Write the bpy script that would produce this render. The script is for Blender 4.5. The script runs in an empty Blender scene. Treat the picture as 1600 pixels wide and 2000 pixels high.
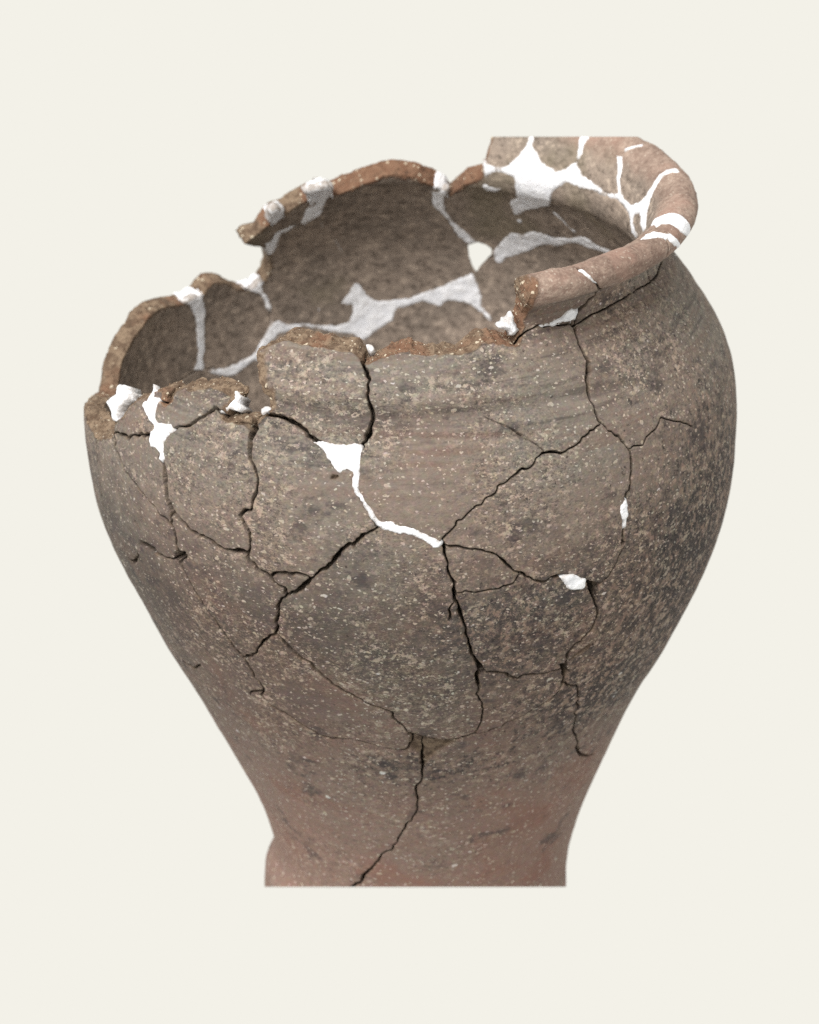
import bpy, bmesh, math, random, time
import numpy as np
from mathutils import Vector
from mathutils.geometry import delaunay_2d_cdt
from mathutils.kdtree import KDTree

T0 = time.time()
random.seed(7)
RNG = np.random.default_rng(11)
SC = bpy.context.scene

# ------------------------------------------------------------------ camera
# Work unit: 1 unit = 0.25 mm (UN metres). The urn's axis is world z, the camera looks down at it by 24 degrees.
UN = 0.00025
ZB = 800.0                      # lifts the urn so that its base is near world z = 0
DIST = 9000.0
EL = math.radians(24)
CAM = np.array([0.0, -DIST * math.cos(EL), DIST * math.sin(EL)])
FW = np.array([0.0, math.cos(EL), -math.sin(EL)])
UP = np.array([0.0, math.sin(EL), math.cos(EL)])

cam_d = bpy.data.cameras.new('camera')
cam = bpy.data.objects.new('camera', cam_d)
SC.collection.objects.link(cam)
cam.location = (CAM[0] * UN, CAM[1] * UN, (CAM[2] + ZB) * UN)
cam.rotation_euler = (math.pi / 2 - EL, 0, 0)
cam_d.sensor_width = 36.0
cam_d.lens = 36.0 * DIST / 2000.0
cam_d.clip_start = 0.05
cam_d.clip_end = 50.0
cam_d.dof.use_dof = True
cam_d.dof.focus_distance = (DIST - 610) * UN
cam_d.dof.aperture_fstop = 10.0
SC.camera = cam

# ------------------------------------------------------------------ light
# a plain cream studio surround, seen directly as the background, and one soft overcast key
wd = bpy.data.worlds.new('World')
SC.world = wd
wd.use_nodes = True
bg = wd.node_tree.nodes['Background']
bg.inputs[0].default_value = (0.896, 0.879, 0.807, 1)
bg.inputs[1].default_value = 0.6156
sun_d = bpy.data.lights.new('sun', 'SUN')
sun_d.energy = 2.8
sun_d.angle = math.radians(35)
sun_d.color = (1.0, 0.97, 0.93)
sun = bpy.data.objects.new('sun', sun_d)
SC.collection.objects.link(sun)
sun.location = (-1, -1, 2)
sun.rotation_euler = Vector((0.42, 0.60, -0.90)).to_track_quat('-Z', 'Y').to_euler()
SC.cycles.use_denoising = False
SC.cycles.adaptive_threshold = 0.015
SC.cycles.diffuse_bounces = 4
SC.cycles.max_bounces = 6
vs = SC.view_settings
vs.view_transform = 'Standard'
vs.look = 'None'
vs.exposure = 0.7
vs.gamma = 1.0
vs.use_curve_mapping = False


# ------------------------------------------------------------------ noise helpers
def _hash(ix, iy, iz, seed):
    h = (ix * 374761393 + iy * 668265263 + iz * 2147483647 + seed * 1274126177) & 0xFFFFFFFF
    h = ((h ^ (h >> 13)) * 1274126177) & 0xFFFFFFFF
    h = (h ^ (h >> 16)) & 0xFFFF
    return h / 32767.5 - 1.0


def vnoise(P, scale, seed=0):
    """value noise in -1..1; P (n,3), scale = wavelength"""
    Q = np.asarray(P, float) / scale
    I = np.floor(Q).astype(np.int64)
    F = Q - I
    F = F * F * (3 - 2 * F)
    out = np.zeros(len(Q))
    for dx in (0, 1):
        wx = F[:, 0] if dx else 1 - F[:, 0]
        for dy in (0, 1):
            wy = F[:, 1] if dy else 1 - F[:, 1]
            for dz in (0, 1):
                wz = F[:, 2] if dz else 1 - F[:, 2]
                out += wx * wy * wz * _hash(I[:, 0] + dx, I[:, 1] + dy, I[:, 2] + dz, seed)
    return out


def sstep(a, b, x):
    t = np.clip((x - a) / (b - a), 0, 1)
    return t * t * (3 - 2 * t)


# ------------------------------------------------------------------ the urn's profile (height, radius, sideways drift)
BODY = [(-1000, 280, 18), (-960, 283, 18), (-910, 289.5, 18.3), (-860, 295.6, 18.2), (-820, 298, 18.8), (-780, 297, 20.4), (-740, 296, 23.6),
        (-700, 299.6, 26.7), (-660, 309, 27), (-620, 321.3, 26.7), (-580, 336, 25.2), (-540, 353, 22.7), (-500, 370.2, 20.2),
        (-460, 387.7, 18.1), (-420, 405.7, 16.3), (-380, 424.3, 15), (-340, 443.7, 13.9), (-300, 464.1, 13.1), (-260, 486, 13.3),
        (-220, 506.5, 13.5), (-180, 525.2, 13.9), (-140, 543.3, 14.2), (-100, 560.7, 13.4), (-60, 577.5, 11.6), (-20, 593, 9.3),
        (20, 606, 7.4), (60, 615.9, 5.6), (100, 622.4, 4.8), (140, 627, 3.4), (180, 629.8, 1.6), (220, 631, 1.1), (260, 629.3, 0.7),
        (300, 624.7, 0.3), (340, 615.5, 0), (380, 599.5, -0.5), (420, 577, -1), (455, 555, -1.3), (485, 535, -1.6), (510, 517, -2), (530, 500, -2)]
LIP_O = [(546, 485), (558, 479), (572, 478), (586, 482), (599, 494), (608, 511), (617, 528), (628, 542), (641, 549), (654, 549),
         (666, 542), (674, 531), (676, 520)]
LIP_I = [(515, 453), (535, 444), (558, 441), (582, 445), (603, 452), (620, 459), (635, 466), (647, 473), (657, 482), (665, 492),
         (671, 502), (675, 511), (676, 520)]


def catmull(P, n):
    P = np.asarray(P, float)
    Q = np.vstack([2 * P[0] - P[1], P, 2 * P[-1] - P[-2]])
    out = []
    for i in range(1, len(Q) - 2):
        t = np.linspace(0, 1, n, endpoint=False)[:, None]
        a, b, c, d = Q[i - 1], Q[i], Q[i + 1], Q[i + 2]
        out.append(0.5 * (2 * b + (c - a) * t + (2 * a - 5 * b + 4 * c - d) * t ** 2 + (3 * b - a - 3 * c + d) * t ** 3))
    out.append(P[-1:])
    return np.vstack(out)


NS = 30


def build_profile():
    body = np.array([(z, r) for z, r, c in BODY], float)
    o = catmull(np.vstack([body, np.array(LIP_O, float)]), NS)
    nb = (len(body)) * NS                       # index of the first lip knot
    d = np.gradient(o, axis=0)
    nrm = np.stack([-d[:, 1], d[:, 0]], 1)      # (z, r): outward
    nrm /= np.linalg.norm(nrm, axis=1)[:, None]
    nrm[nrm[:, 1] < 0] *= 1
    th = np.interp(o[:nb, 0], [-1000, -700, -400, 300, 520], [60, 56, 48, 45, 43])
    ib = o[:nb] - nrm[:nb] * th[:, None]
    ilip = catmull(np.array(LIP_I, float), NS)
    n2 = len(o) - nb
    il = ilip[np.linspace(0, len(ilip) - 1, n2).round().astype(int)]
    i = np.vstack([ib, il])
    for _ in range(40):                         # ease the joint of body and lip on the inside
        a, b = nb - 75, nb + 30
        i[a:b] = (i[a - 1:b - 1] + 2 * i[a:b] + i[a + 1:b + 1]) / 4
    v = np.concatenate([[0], np.cumsum(np.linalg.norm(np.diff(o, axis=0), axis=1))])
    return v, o, i


PV, PO, PI = build_profile()
VMAX = PV[-1]
CXZ = np.array([b[0] for b in BODY] + [700.0])
CXC = np.array([b[2] for b in BODY] + [-4.0])


def cxz(z):
    return np.interp(z, CXZ, CXC)


def v_of_z(z):
    return np.interp(z, PO[:, 0], PV)


VNECK = v_of_z(549)


def prof_s(s):
    """closed profile: s <= VMAX outside, above that inside; returns z, r, and outward normal (nz, nr)"""
    s = np.asarray(s, float)
    inn = s > VMAX
    v = np.where(inn, 2 * VMAX - s, s)
    z = np.where(inn, np.interp(v, PV, PI[:, 0]), np.interp(v, PV, PO[:, 0]))
    r = np.where(inn, np.interp(v, PV, PI[:, 1]), np.interp(v, PV, PO[:, 1]))
    return z, r


def prof_n(s):
    z0, r0 = prof_s(np.asarray(s) - 4.0)
    z1, r1 = prof_s(np.asarray(s) + 4.0)
    dz, dr = z1 - z0, r1 - r0
    l = np.hypot(dz, dr) + 1e-9
    return -dr / l, dz / l


def relief(th, z, inner):
    """slow dents, a slightly out of round body, turning grooves under the neck"""
    P = np.stack([300 * np.sin(th), 300 * np.cos(th), z], 1)
    d = 2.2 * vnoise(P, 170, 3) + 1.0 * vnoise(P, 60, 4)
    P2 = np.stack([60 * np.sin(th), 60 * np.cos(th), z], 1)
    d += np.where(inner, 0.8, 1.0) * 0.7 * vnoise(P2, 17, 5)
    if not np.isscalar(inner) or not inner:
        td = np.degrees(th)
        k = sstep(60, 0, td) * 0.9 + 0.1
        g = -11.0 * np.exp(-((z - 440) / 11.0) ** 2) + 5.0 * np.exp(-((z - 465) / 9.0) ** 2) - 3.0 * np.exp(-((z - 400) / 8.0) ** 2) + 2.0 * np.exp(-((z - 416) / 7.0) ** 2)
        g = g * k
        d += np.where(inner, 0, g)
        # swelling low on the left, where a foot begins
        w = sstep(-42, -62, td + 3 * np.sin(z * 0.05)) * sstep(-190, -120, td) * sstep(-728, -775, z)
        d += np.where(inner, 0, 15 * w)
    return d


def surf(th, s, h=0.0):
    """point on the urn's skin at angle th, profile position s, raised by h along the normal"""
    th = np.asarray(th, float)
    s = np.asarray(s, float)
    z, r = prof_s(s)
    nz, nr = prof_n(s)
    inner = s > VMAX
    lipw = sstep(VMAX - 90, VMAX - 30, np.where(inner, 2 * VMAX - s, s))
    k = h + relief(th, z, inner) * (1 - 0.6 * lipw)
    Pq = np.stack([520 * np.sin(th), 520 * np.cos(th), z * 1.6], 1)
    k = k + lipw * (2.4 * vnoise(Pq, 38, 51) + 1.3 * vnoise(Pq, 14, 52) + 0.6 * vnoise(Pq, 7, 53))
    z2 = z + nz * k
    r2 = r + nr * k
    return np.stack([cxz(z) + r2 * np.sin(th), -r2 * np.cos(th), z2], 1)


# ------------------------------------------------------------------ reading a view ray against the profile
def trace(px, back=False, leave=False):
    """image points (n,2) of the 1600 x 2000 frame -> th, s on the urn (front: first entry, back: last entry)"""
    px = np.asarray(px, float)
    T = np.linspace(DIST - 1050, DIST + 1050, 2500)
    dirs = np.stack([(px[:, 0] - 800) / DIST, np.zeros(len(px)), np.zeros(len(px))], 1) + FW[None] + UP[None] * ((1000 - px[:, 1]) / DIST)[:, None]
    P = CAM[None, None] + dirs[:, None, :] * T[None, :, None]
    z = P[..., 2]
    r = np.hypot(P[..., 0] - cxz(z), P[..., 1])
    ro = np.interp(z, PO[:, 0], PO[:, 1])
    ri = np.interp(z, PI[:, 0], PI[:, 1])
    q = np.maximum(np.maximum(r - ro, ri - r), z - 676)
    ins = q <= 0
    ent = ins[:, 1:] & ~ins[:, :-1]
    idx = np.zeros(len(px), int)
    for k in range(len(px)):
        e = np.nonzero(ent[k])[0]
        if len(e):
            idx[k] = (e[-1] if back else e[0]) + 1
            if leave:
                o = np.nonzero(~ins[k, idx[k]:])[0]
                idx[k] += int(o[0]) - 1
        else:
            qq = q[k]
            if back:
                qq = np.where(P[k, :, 1] > -50, qq, 1e9)
            idx[k] = qq.argmin()
    H = P[np.arange(len(px)), idx]
    th = np.arctan2(H[:, 0] - cxz(H[:, 2]), -H[:, 1])
    rr = np.hypot(H[:, 0] - cxz(H[:, 2]), H[:, 1])
    cs = np.concatenate([PV, 2 * VMAX - PV[::-1]])
    cz = np.concatenate([PO[:, 0], PI[::-1, 0]])
    cr = np.concatenate([PO[:, 1], PI[::-1, 1]])
    d = (H[:, 2][:, None] - cz[None]) ** 2 + (rr[:, None] - cr[None]) ** 2
    s = cs[d.argmin(1)]
    return th, s


CROP = {'A': (150, 700), 'B': (450, 600), 'C': (800, 550), 'D': (1080, 550), 'E': (150, 1000), 'F': (450, 950), 'G': (800, 900),
        'H': (1080, 900), 'I': (380, 1250), 'J': (700, 1250), 'K': (950, 1250), 'L': (180, 500), 'M': (440, 300), 'N': (700, 300),
        'O': (920, 240), 'Q': (1100, 240), 'X': (0, 0)}


def px_of(c, pts):
    x0, y0 = CROP[c]
    k = 1.0 if c == 'X' else 0.25
    return np.array([(x0 + p[0] * k, y0 + p[1] * k) for p in pts], float)

# ------------------------------------------------------------------ outline of what is left of the urn, in (angle, profile) space
R0 = 600.0
SEAM_PX = [(868, 374), (860, 400), (875, 425), (900, 455), (918, 474)]
HOLE_L = [(914, 481), (916, 500), (921, 515), (929, 530)]
HOLE_R = [(932, 471), (950, 477), (961, 486), (961, 496), (949, 508), (938, 519), (931, 530)]
SEAM2 = [(935, 557), (941, 575), (944, 597), (960, 617), (962, 632)]


def tb(px):
    th, s = trace(px, True)
    s = np.where(s < VMAX, VMAX, s)
    return th, 2 * VMAX - s


def tf(px):
    th, s = trace(px, False)
    return th, np.where(s > VMAX, 2 * VMAX - s, s)


_t1, _v1 = tb(SEAM_PX)
_t2, _v2 = tb(SEAM2)
_sv = np.concatenate([_v1, _v2, [0.0]])
_st = np.concatenate([_t1, _t2, [_t2[-1]]])
_o = np.argsort(_sv)
SV, ST = _sv[_o], _st[_o]


def wrap(th, v):
    """put a traced angle on the strip that starts and ends at the seam behind"""
    st = np.interp(v, SV, ST)
    return np.where(th > st + 1e-6, th - 2 * math.pi, th)


BACK_EDGE = [(862, 372), (855, 369), (840, 363), (820, 352), (795, 343), (770, 340), (745, 347), (720, 359), (690, 371), (665, 381), (650, 384),
             (635, 379), (615, 384), (600, 392), (580, 404), (560, 416), (535, 432), (515, 448), (500, 460), (487, 469), (478, 478),
             (495, 482), (515, 486), (524, 500), (529, 520), (524, 540), (511, 554), (495, 566), (477, 567), (462, 563), (450, 556),
             (437, 551), (420, 553), (405, 566), (397, 578), (380, 586), (360, 594), (335, 597), (310, 606), (292, 620), (280, 640),
             (264, 660), (253, 685), (243, 707), (238, 730), (236, 750), (230, 772)]
LEFT_EDGE = [(168, 806), (180, 822), (190, 842), (205, 842), (218, 834), (226, 815), (236, 800), (247, 788), (256, 776), (270, 765), (288, 757), (305, 747),
             (321, 744), (329, 753), (322, 772), (327, 774), (340, 758), (352, 744), (362, 738), (378, 741), (395, 741), (410, 740),
             (425, 744), (445, 749), (461, 757), (464, 764), (457, 777), (447, 792), (442, 803), (455, 805), (470, 806), (484, 810),
             (491, 818), (496, 815), (501, 810), (508, 805), (518, 800), (525, 788), (523, 768), (518, 746), (508, 723), (503, 705),
             (500, 685), (503, 670), (511, 661), (525, 660), (540, 653), (556, 646), (575, 645), (592, 652), (612, 657), (632, 661),
             (652, 665), (677, 664), (692, 670), (706, 680), (716, 694), (725, 692), (734, 684), (748, 677), (762, 672), (778, 673), (797, 670),
             (815, 676), (835, 680), (850, 675), (872, 670), (884, 673), (897, 677), (912, 674), (922, 664), (932, 654), (942, 648),
             (953, 653), (967, 655), (982, 654), (1002, 656), (1007, 640), (1014, 624), (1027, 606), (1034, 588), (1038, 566), (1041, 548)]
RIGHT_BACK = [(960, 262), (955, 285), (949, 310), (944, 333), (938, 348), (907, 361), (890, 374), (877, 384)]


class Line:
    """a refined polyline in (angle, profile) space with its half width"""
    def __init__(self, th, v, wo, wi, k=1.0):
        self.th, self.v, self.wo, self.wi, self.k = th, v, wo, wi, np.full(len(th), float(k))


def local_r(v):
    return np.interp(v, PV, PO[:, 1])


def refine(th, v, w, step=3.0, jit=1.5, seed=0):
    th, v, w = np.asarray(th, float), np.asarray(v, float), np.asarray(w, float)
    r = local_r(v)
    seg = np.hypot(np.diff(th) * (r[1:] + r[:-1]) / 2, np.diff(v))
    L = np.concatenate([[0], np.cumsum(seg)])
    keep = np.concatenate([[True], seg > 1e-3])
    th, v, w, L = th[keep], v[keep], w[keep], L[keep]
    n = max(2, int(L[-1] / step) + 1)
    t = np.linspace(0, L[-1], n)
    T, V, W = np.interp(t, L, th), np.interp(t, L, v), np.interp(t, L, w)
    if jit > 0 and n > 4:
        rr = local_r(V)
        dx, dy = np.gradient(T) * rr, np.gradient(V)
        l = np.hypot(dx, dy) + 1e-9
        rg = np.random.default_rng(1000 + seed)
        kn = np.concatenate([[0], np.cumsum(rg.uniform(4.5, 14, int(L[-1] / 4.5) + 4))])
        a = np.interp(t, kn, rg.normal(0, 0.8, len(kn))) * jit
        kn2 = np.concatenate([[0], np.cumsum(rg.uniform(14, 34, int(L[-1] / 14) + 4))])
        a += np.interp(t, kn2, rg.normal(0, 0.8, len(kn2))) * jit
        a *= np.minimum(1, np.minimum(t, L[-1] - t) / 8)
        T = T - dy / l * a / rr
        V = V + dx / l * a
    return T, V, W


BND = []          # list of (th, v, delta) pieces in order, closed


def bnd_piece(th, v, delta, jit, seed, step=3.0):
    T, V, _ = refine(th, v, np.zeros(len(th)), step, jit, seed)
    BND.append((T, V, np.full(len(T), float(delta))))


# left side of the seam, from the notch down to the base (in image: just left of it), walked upwards at the end
def seam_left():
    th = np.concatenate([_t1, tb(HOLE_L)[0], _t2, [_t2[-1]]]) - 2 * math.pi
    v = np.concatenate([_v1, tb(HOLE_L)[1], _v2, [0.0]])
    return th, v


def seam_right():
    th = np.concatenate([_t1, tb(HOLE_R)[0], _t2, [_t2[-1]]])
    v = np.concatenate([_v1, tb(HOLE_R)[1], _v2, [0.0]])
    return th, v


sl_t, sl_v = seam_left()
sr_t, sr_v = seam_right()
be_t, be_v = tb(BACK_EDGE)
be_t = wrap(be_t, be_v)
be_t = np.where(be_t > 0, be_t - 2 * math.pi, be_t)
le_t, le_v = tf(LEFT_EDGE)
rb_t, rb_v = tb(RIGHT_BACK)
rb_t = np.where(rb_t < 0, rb_t + 2 * math.pi, rb_t)

# closed walk: seam left (up) -> broken edge behind -> left -> front -> lip -> lip round to the back -> down to the notch -> seam right (down) -> base
bnd_piece(sl_t[::-1], sl_v[::-1], 0, 0.4, 1)
bnd_piece(np.concatenate([sl_t[:1], be_t]), np.concatenate([sl_v[:1], be_v]), 2, 0.7, 2)
bnd_piece(np.concatenate([be_t[-1:], le_t[:1]]), np.concatenate([be_v[-1:], le_v[:1]]), 6, 1.0, 3)
bnd_piece(le_t, le_v, -13, 1.9, 4, 2.4)
bnd_piece([le_t[-1], rb_t[0]], [VMAX, VMAX], 0, 0, 5, 5.0)
bnd_piece(np.concatenate([rb_t, sr_t[:1]]), np.concatenate([rb_v, sr_v[:1]]), 2, 0.7, 6)
bnd_piece(sr_t, sr_v, 0, 0.4, 1)
bnd_piece([sr_t[-1], sl_t[-1]], [0, 0], 0, 0, 7, 14.0)
B_T = np.concatenate([b[0][:-1] for b in BND])
B_V = np.minimum(np.concatenate([b[1][:-1] for b in BND]), VMAX)
B_D = np.concatenate([b[2][:-1] for b in BND])

# ------------------------------------------------------------------ the cracks: traced in enlargements of the picture, w = full width
# f = seen on the outside, b = seen on the inner wall behind; the third number of a point overrides the width there
CR = []


def crack(mode, crop, pts, w, extra_pre=(), extra_post=()):
    CR.append((mode, crop, pts, w, extra_pre, extra_post))


# rim / shoulder joint all the way round, inner wall seams first (later ones snap to earlier ones)
crack('b', 'X', [(945, 332), (982, 332), (1020, 340), (1040, 352), (1070, 350), (1110, 347), (1140, 357), (1170, 375), (1197, 385), (1222, 408), (1232, 428)], 1.6,
      extra_post=[('T', 108, 556), ('T', 97, 550), ('T', 86, 549), ('F', 1275, 547), ('F', 1250, 563), ('F', 1205, 590), ('F', 1160, 612), ('F', 1123, 634)])
crack('f', 'C', [(1290, 340), (1240, 326), (1140, 340), (1020, 352), (950, 372), (850, 380), (800, 400)], 3)
crack('b', 'X', [(1030, 346), (1030, 302), (1037, 277), (1042, 262)], 1.6, extra_post=[('TOP',)])
crack('b', 'X', [(1117, 349), (1125, 320), (1132, 295), (1142, 270)], 1.6, extra_post=[('TOP',)])
crack('b', 'X', [(1208, 390), (1210, 350), (1211, 315), (1212, 302), (1222, 292), (1250, 285)], 1.4, extra_post=[('TOP',)])
crack('b', 'X', [(1230, 418), (1247, 410), (1257, 397), (1272, 375), (1290, 345), (1307, 332)], 1.4, extra_post=[('TOP',)])
crack('v', 'X', [(1317, 432)], 1.4)
crack('v', 'X', [(1290, 458)], 1.4)
crack('f', 'X', [(1124, 640), (1123, 628), (1130, 607, 4), (1145, 596, 3), (1162, 578, 3), (1166, 560, 3), (1150, 543), (1128, 524)], 2.2, extra_post=[('TOP',)])
# inner wall
crack('b', 'X', [(377, 580), (390, 612), (391, 650), (391, 700), (390, 720)], 1.6)
crack('b', 'X', [(215, 786), (250, 792), (285, 780), (340, 755), (390, 720), (440, 722), (475, 710), (492, 698), (535, 637), (587, 632), (625, 637), (665, 640), (690, 637), (697, 605),
                 (740, 600), (775, 592), (800, 587), (840, 580), (875, 570), (905, 558), (922, 552)], 0.9)
crack('b', 'X', [(500, 560), (515, 575), (527, 600), (529, 612), (534, 640)], 1.0)
crack('b', 'X', [(514, 488), (527, 480), (540, 462), (557, 450), (582, 439), (600, 425), (620, 398), (628, 374)], 1.6)
crack('b', 'X', [(950, 505), (962, 500), (977, 490), (1002, 472), (1037, 470), (1070, 470), (1105, 470), (1140, 467), (1165, 480)], 1.6,
      extra_post=[('T', 128, 440), ('T', 112, 310), ('T', 100, 215), ('T', 88, 190), ('F', 1432, 868), ('F', 1415, 858), ('F', 1395, 849), ('F', 1380, 848), ('F', 1360, 838), ('F', 1342, 827), ('F', 1318, 824),
                  ('F', 1292, 816), ('F', 1280, 840), ('F', 1262, 853), ('F', 1257, 869), ('F', 1240, 871), ('F', 1230, 878)])
# outside, right
crack('f', 'D', [(150, 335), (165, 365, 5), (165, 400), (190, 480), (240, 560), (270, 620, 5), (277, 690, 8), (268, 765, 6), (290, 850), (305, 930), (330, 1000), (370, 1080), (430, 1150, 1.2),
                 (490, 1190), (530, 1230, 4), (570, 1290), (600, 1330, 5), (625, 1400, 5), (630, 1470), (615, 1540), (605, 1620), (595, 1640), (570, 1690), (555, 1800), (550, 1930), (555, 2000, 5), (545, 2050, 4)], 3.2)
crack('f', 'H', [(545, 640), (520, 720), (470, 840), (420, 925), (370, 960)], 1.0)
crack('f', 'C', [(1480, 1130, 1), (1420, 1185), (1390, 1205), (1310, 1265), (1240, 1300), (1190, 1340), (1140, 1335, 4), (1060, 1355, 4), (1000, 1375), (970, 1430), (920, 1465), (860, 1490), (800, 1520),
                 (760, 1560), (700, 1590)], 2.8, extra_post=[('F', 972, 955), ('F', 960, 970), ('F', 947, 975, ), ('F', 930, 987), ('F', 917, 1001), ('F', 900, 1015), ('F', 892, 1020), ('F', 887, 1032), ('F', 871, 1045), ('F', 862, 1060)])
# main plaster line seam, from the orange-topped sherd down to the middle
crack('f', 'B', [(1062, 330), (1050, 350, 4), (1045, 400), (1055, 470, 5), (1080, 530, 7), (1095, 600), (1085, 680), (1090, 770), (1110, 830, 7), (1100, 910), (1085, 980, 8), (1040, 1050), (1025, 1080),
                 (1000, 1160), (990, 1300), (975, 1400), (1010, 1480), (1060, 1560), (1100, 1620), (1150, 1700), (1250, 1720), (1400, 1740), (1500, 1780), (1600, 1840), (1660, 1860)], 5)
crack('f', 'B', [(282, 770), (340, 830), (410, 870), (480, 900, 6), (550, 930, 6), (590, 960), (620, 1010), (660, 1050, 6), (760, 1080), (900, 1095), (1010, 1090)], 5)
# middle and right lower
crack('f', 'G', [(255, 650), (330, 665), (400, 670), (450, 685), (520, 695), (600, 715), (670, 745), (710, 770), (770, 810), (820, 870), (880, 900, 4), (950, 930, 4), (1010, 950), (1055, 950), (1100, 920), (1175, 910, 5),
                 (1280, 940), (1420, 955)], 3)
crack('f', 'G', [(860, 890), (800, 950), (750, 980), (650, 1000), (590, 1010), (450, 1030, 1), (350, 1030)], 1.8)
crack('f', 'G', [(255, 655), (265, 700), (285, 770), (310, 870), (340, 950), (355, 1010), (360, 1080), (390, 1160, 6), (420, 1240), (440, 1340), (475, 1450), (500, 1540), (550, 1590, 6), (575, 1625, 8), (582, 1650, 10)], 4.6)
crack('f', 'J', [(950, 235), (945, 255, 9), (928, 300, 7), (935, 400), (955, 480), (965, 560), (955, 630), (945, 660, 1), (920, 720, 1), (900, 740, 1)], 2.6)
crack('f', 'J', [(950, 250, 7), (985, 245, 4), (1060, 255), (1140, 265), (1230, 290), (1310, 270), (1370, 260), (1440, 260, 1.5), (1520, 235, 1.5), (1600, 215)], 2.6)
crack('f', 'G', [(1400, 950, 6), (1430, 970, 12), (1440, 1000, 13), (1445, 1060, 8), (1460, 1130, 4), (1480, 1200), (1475, 1240), (1440, 1310), (1380, 1370), (1300, 1440), (1245, 1500, 4), (1225, 1570), (1220, 1610, 8), (1215, 1625, 9)], 2.8)
crack('f', 'K', [(615, 222, 10), (600, 290, 6), (595, 340, 4), (560, 400), (510, 460, 1.6), (430, 490, .8), (370, 530, 1), (320, 570), (240, 610), (170, 640), (110, 680), (0, 720, .8), (-60, 740, .8)], 2.2)
crack('f', 'K', [(598, 335), (650, 345), (700, 355), (720, 420), (715, 480), (690, 560, 1.5), (695, 630, 1.5), (680, 700), (705, 770), (720, 860, 5), (735, 900, 4), (800, 905, 1.6), (835, 895, .8)], 2.6)
# spall and the crack that runs down to the foot
crack('f', 'J', [(400, 735), (470, 748), (540, 765), (620, 783), (700, 788), (770, 787), (830, 765), (912, 732)], 4)
crack('f', 'J', [(510, 770), (515, 850), (500, 920, 6), (510, 1000, 5), (490, 1090), (460, 1170, 5), (470, 1250), (460, 1320), (420, 1390), (380, 1450, 4), (345, 1510), (300, 1600), (200, 1680), (140, 1740), (60, 1830), (-40, 1920), (-100, 2000), (-160, 2080)], 3)
# left of the middle
crack('f', 'F', [(1180, 300), (1145, 320), (1080, 350, 5), (1030, 390, 7), (990, 440), (940, 460, 6), (880, 490, 8), (840, 530, 9), (800, 590, 9), (740, 640, 8), (690, 690), (640, 730), (590, 775, 5), (545, 810, 6), (500, 845),
                 (450, 860), (400, 895), (360, 940, 6), (365, 1000), (355, 1060, 6), (365, 1100), (345, 1145), (290, 1185), (240, 1230, 3), (190, 1275), (170, 1315), (115, 1340)], 4.6)
crack('f', 'F', [(640, 735), (580, 700), (520, 700), (460, 690, 5), (400, 685, 5), (330, 692)], 4)
crack('f', 'I', [(290, 30, 1.2), (340, 90, 1.6), (390, 150), (420, 200), (460, 270), (500, 320), (545, 380), (535, 410, 3), (525, 440), (580, 490), (640, 545), (700, 570), (780, 620), (850, 670), (920, 710), (980, 745), (1040, 760),
                 (1130, 775, 2), (1240, 780, 1.2), (1350, 800, .8), (1480, 840, .8), (1580, 860, 1.6), (1650, 855), (1690, 820), (1700, 760)], 3.3)
crack('f', 'I', [(540, 402), (490, 405, 3), (435, 420, 1)], 2.4)
crack('f', 'F', [(350, 1150), (430, 1230), (500, 1300), (560, 1350), (630, 1380), (660, 1430), (740, 1495), (800, 1545), (880, 1595), (960, 1630), (1030, 1675, 1.2), (1100, 1710, 1.2), (1180, 1745, 1.8), (1260, 1775), (1310, 1840, 1.4),
                 (1370, 1900), (1410, 1940)], 2.7)
crack('f', 'A', [(640, 770), (672, 815, 5), (690, 900, 5), (685, 980), (700, 1060), (720, 1150), (750, 1200, 6), (800, 1250), (850, 1290), (890, 1345, 7), (960, 1390), (1030, 1410, 4), (1090, 1460), (1150, 1495), (1210, 1510, 6), (1290, 1505, 10),
                 (1335, 1540, 8), (1350, 1580), (1400, 1630), (1460, 1680), (1510, 1710), (1540, 1740), (1590, 1780), (1630, 1800), (1640, 1840), (1655, 1862)], 3.8)
crack('f', 'A', [(1400, 470, 9), (1380, 550, 9), (1370, 600, 7), (1355, 680, 5), (1345, 730), (1355, 780), (1380, 840), (1395, 880), (1415, 940), (1415, 1000), (1400, 1070), (1375, 1130), (1355, 1180), (1310, 1195), (1285, 1240), (1300, 1290), (1330, 1340), (1350, 1420), (1345, 1480), (1330, 1525)], 3.4)
crack('f', 'A', [(1180, 400, 5), (1110, 385, 4), (1050, 395), (1010, 420), (965, 460), (920, 495), (880, 520), (830, 530), (790, 545), (755, 565), (700, 590)], 3.4)
crack('f', 'A', [(650, 300), (600, 330), (570, 420), (610, 500), (650, 560), (630, 640), (645, 720), (650, 780)], 2.5)
crack('f', 'A', [(270, 540, 1.5), (330, 600), (380, 605), (400, 635, 5), (430, 620), (500, 605), (600, 615)], 3.4)
crack('f', 'A', [(290, 572, 1), (295, 640), (297, 700), (340, 800), (375, 880), (420, 940), (470, 1000), (520, 1070, 2.4), (560, 1110, 2.4), (610, 1170), (660, 1225), (710, 1270, 3), (745, 1310, 3), (765, 1370, 3), (780, 1450, 3), (795, 1500, 6), (815, 1540, 10)], 2.3)
crack('f', 'A', [(722, 1160), (738, 1210), (742, 1300)], 2.2)
crack('f', 'E', [(815, 340, 9), (820, 400, 4), (835, 450, 2), (900, 570), (930, 630), (980, 690), (1040, 790), (1080, 850), (1160, 960), (1230, 1050), (1300, 1130)], 1.8)
crack('f', 'A', [(500, 1437, 5), (540, 1455, 9), (620, 1515, 4), (680, 1550, 1.6), (740, 1565, 1.6), (800, 1545, 3)], 2)
crack('f', 'A', [(155, 590), (155, 760), (165, 900), (185, 1050), (200, 1150), (225, 1240)], 1.6)
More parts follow.
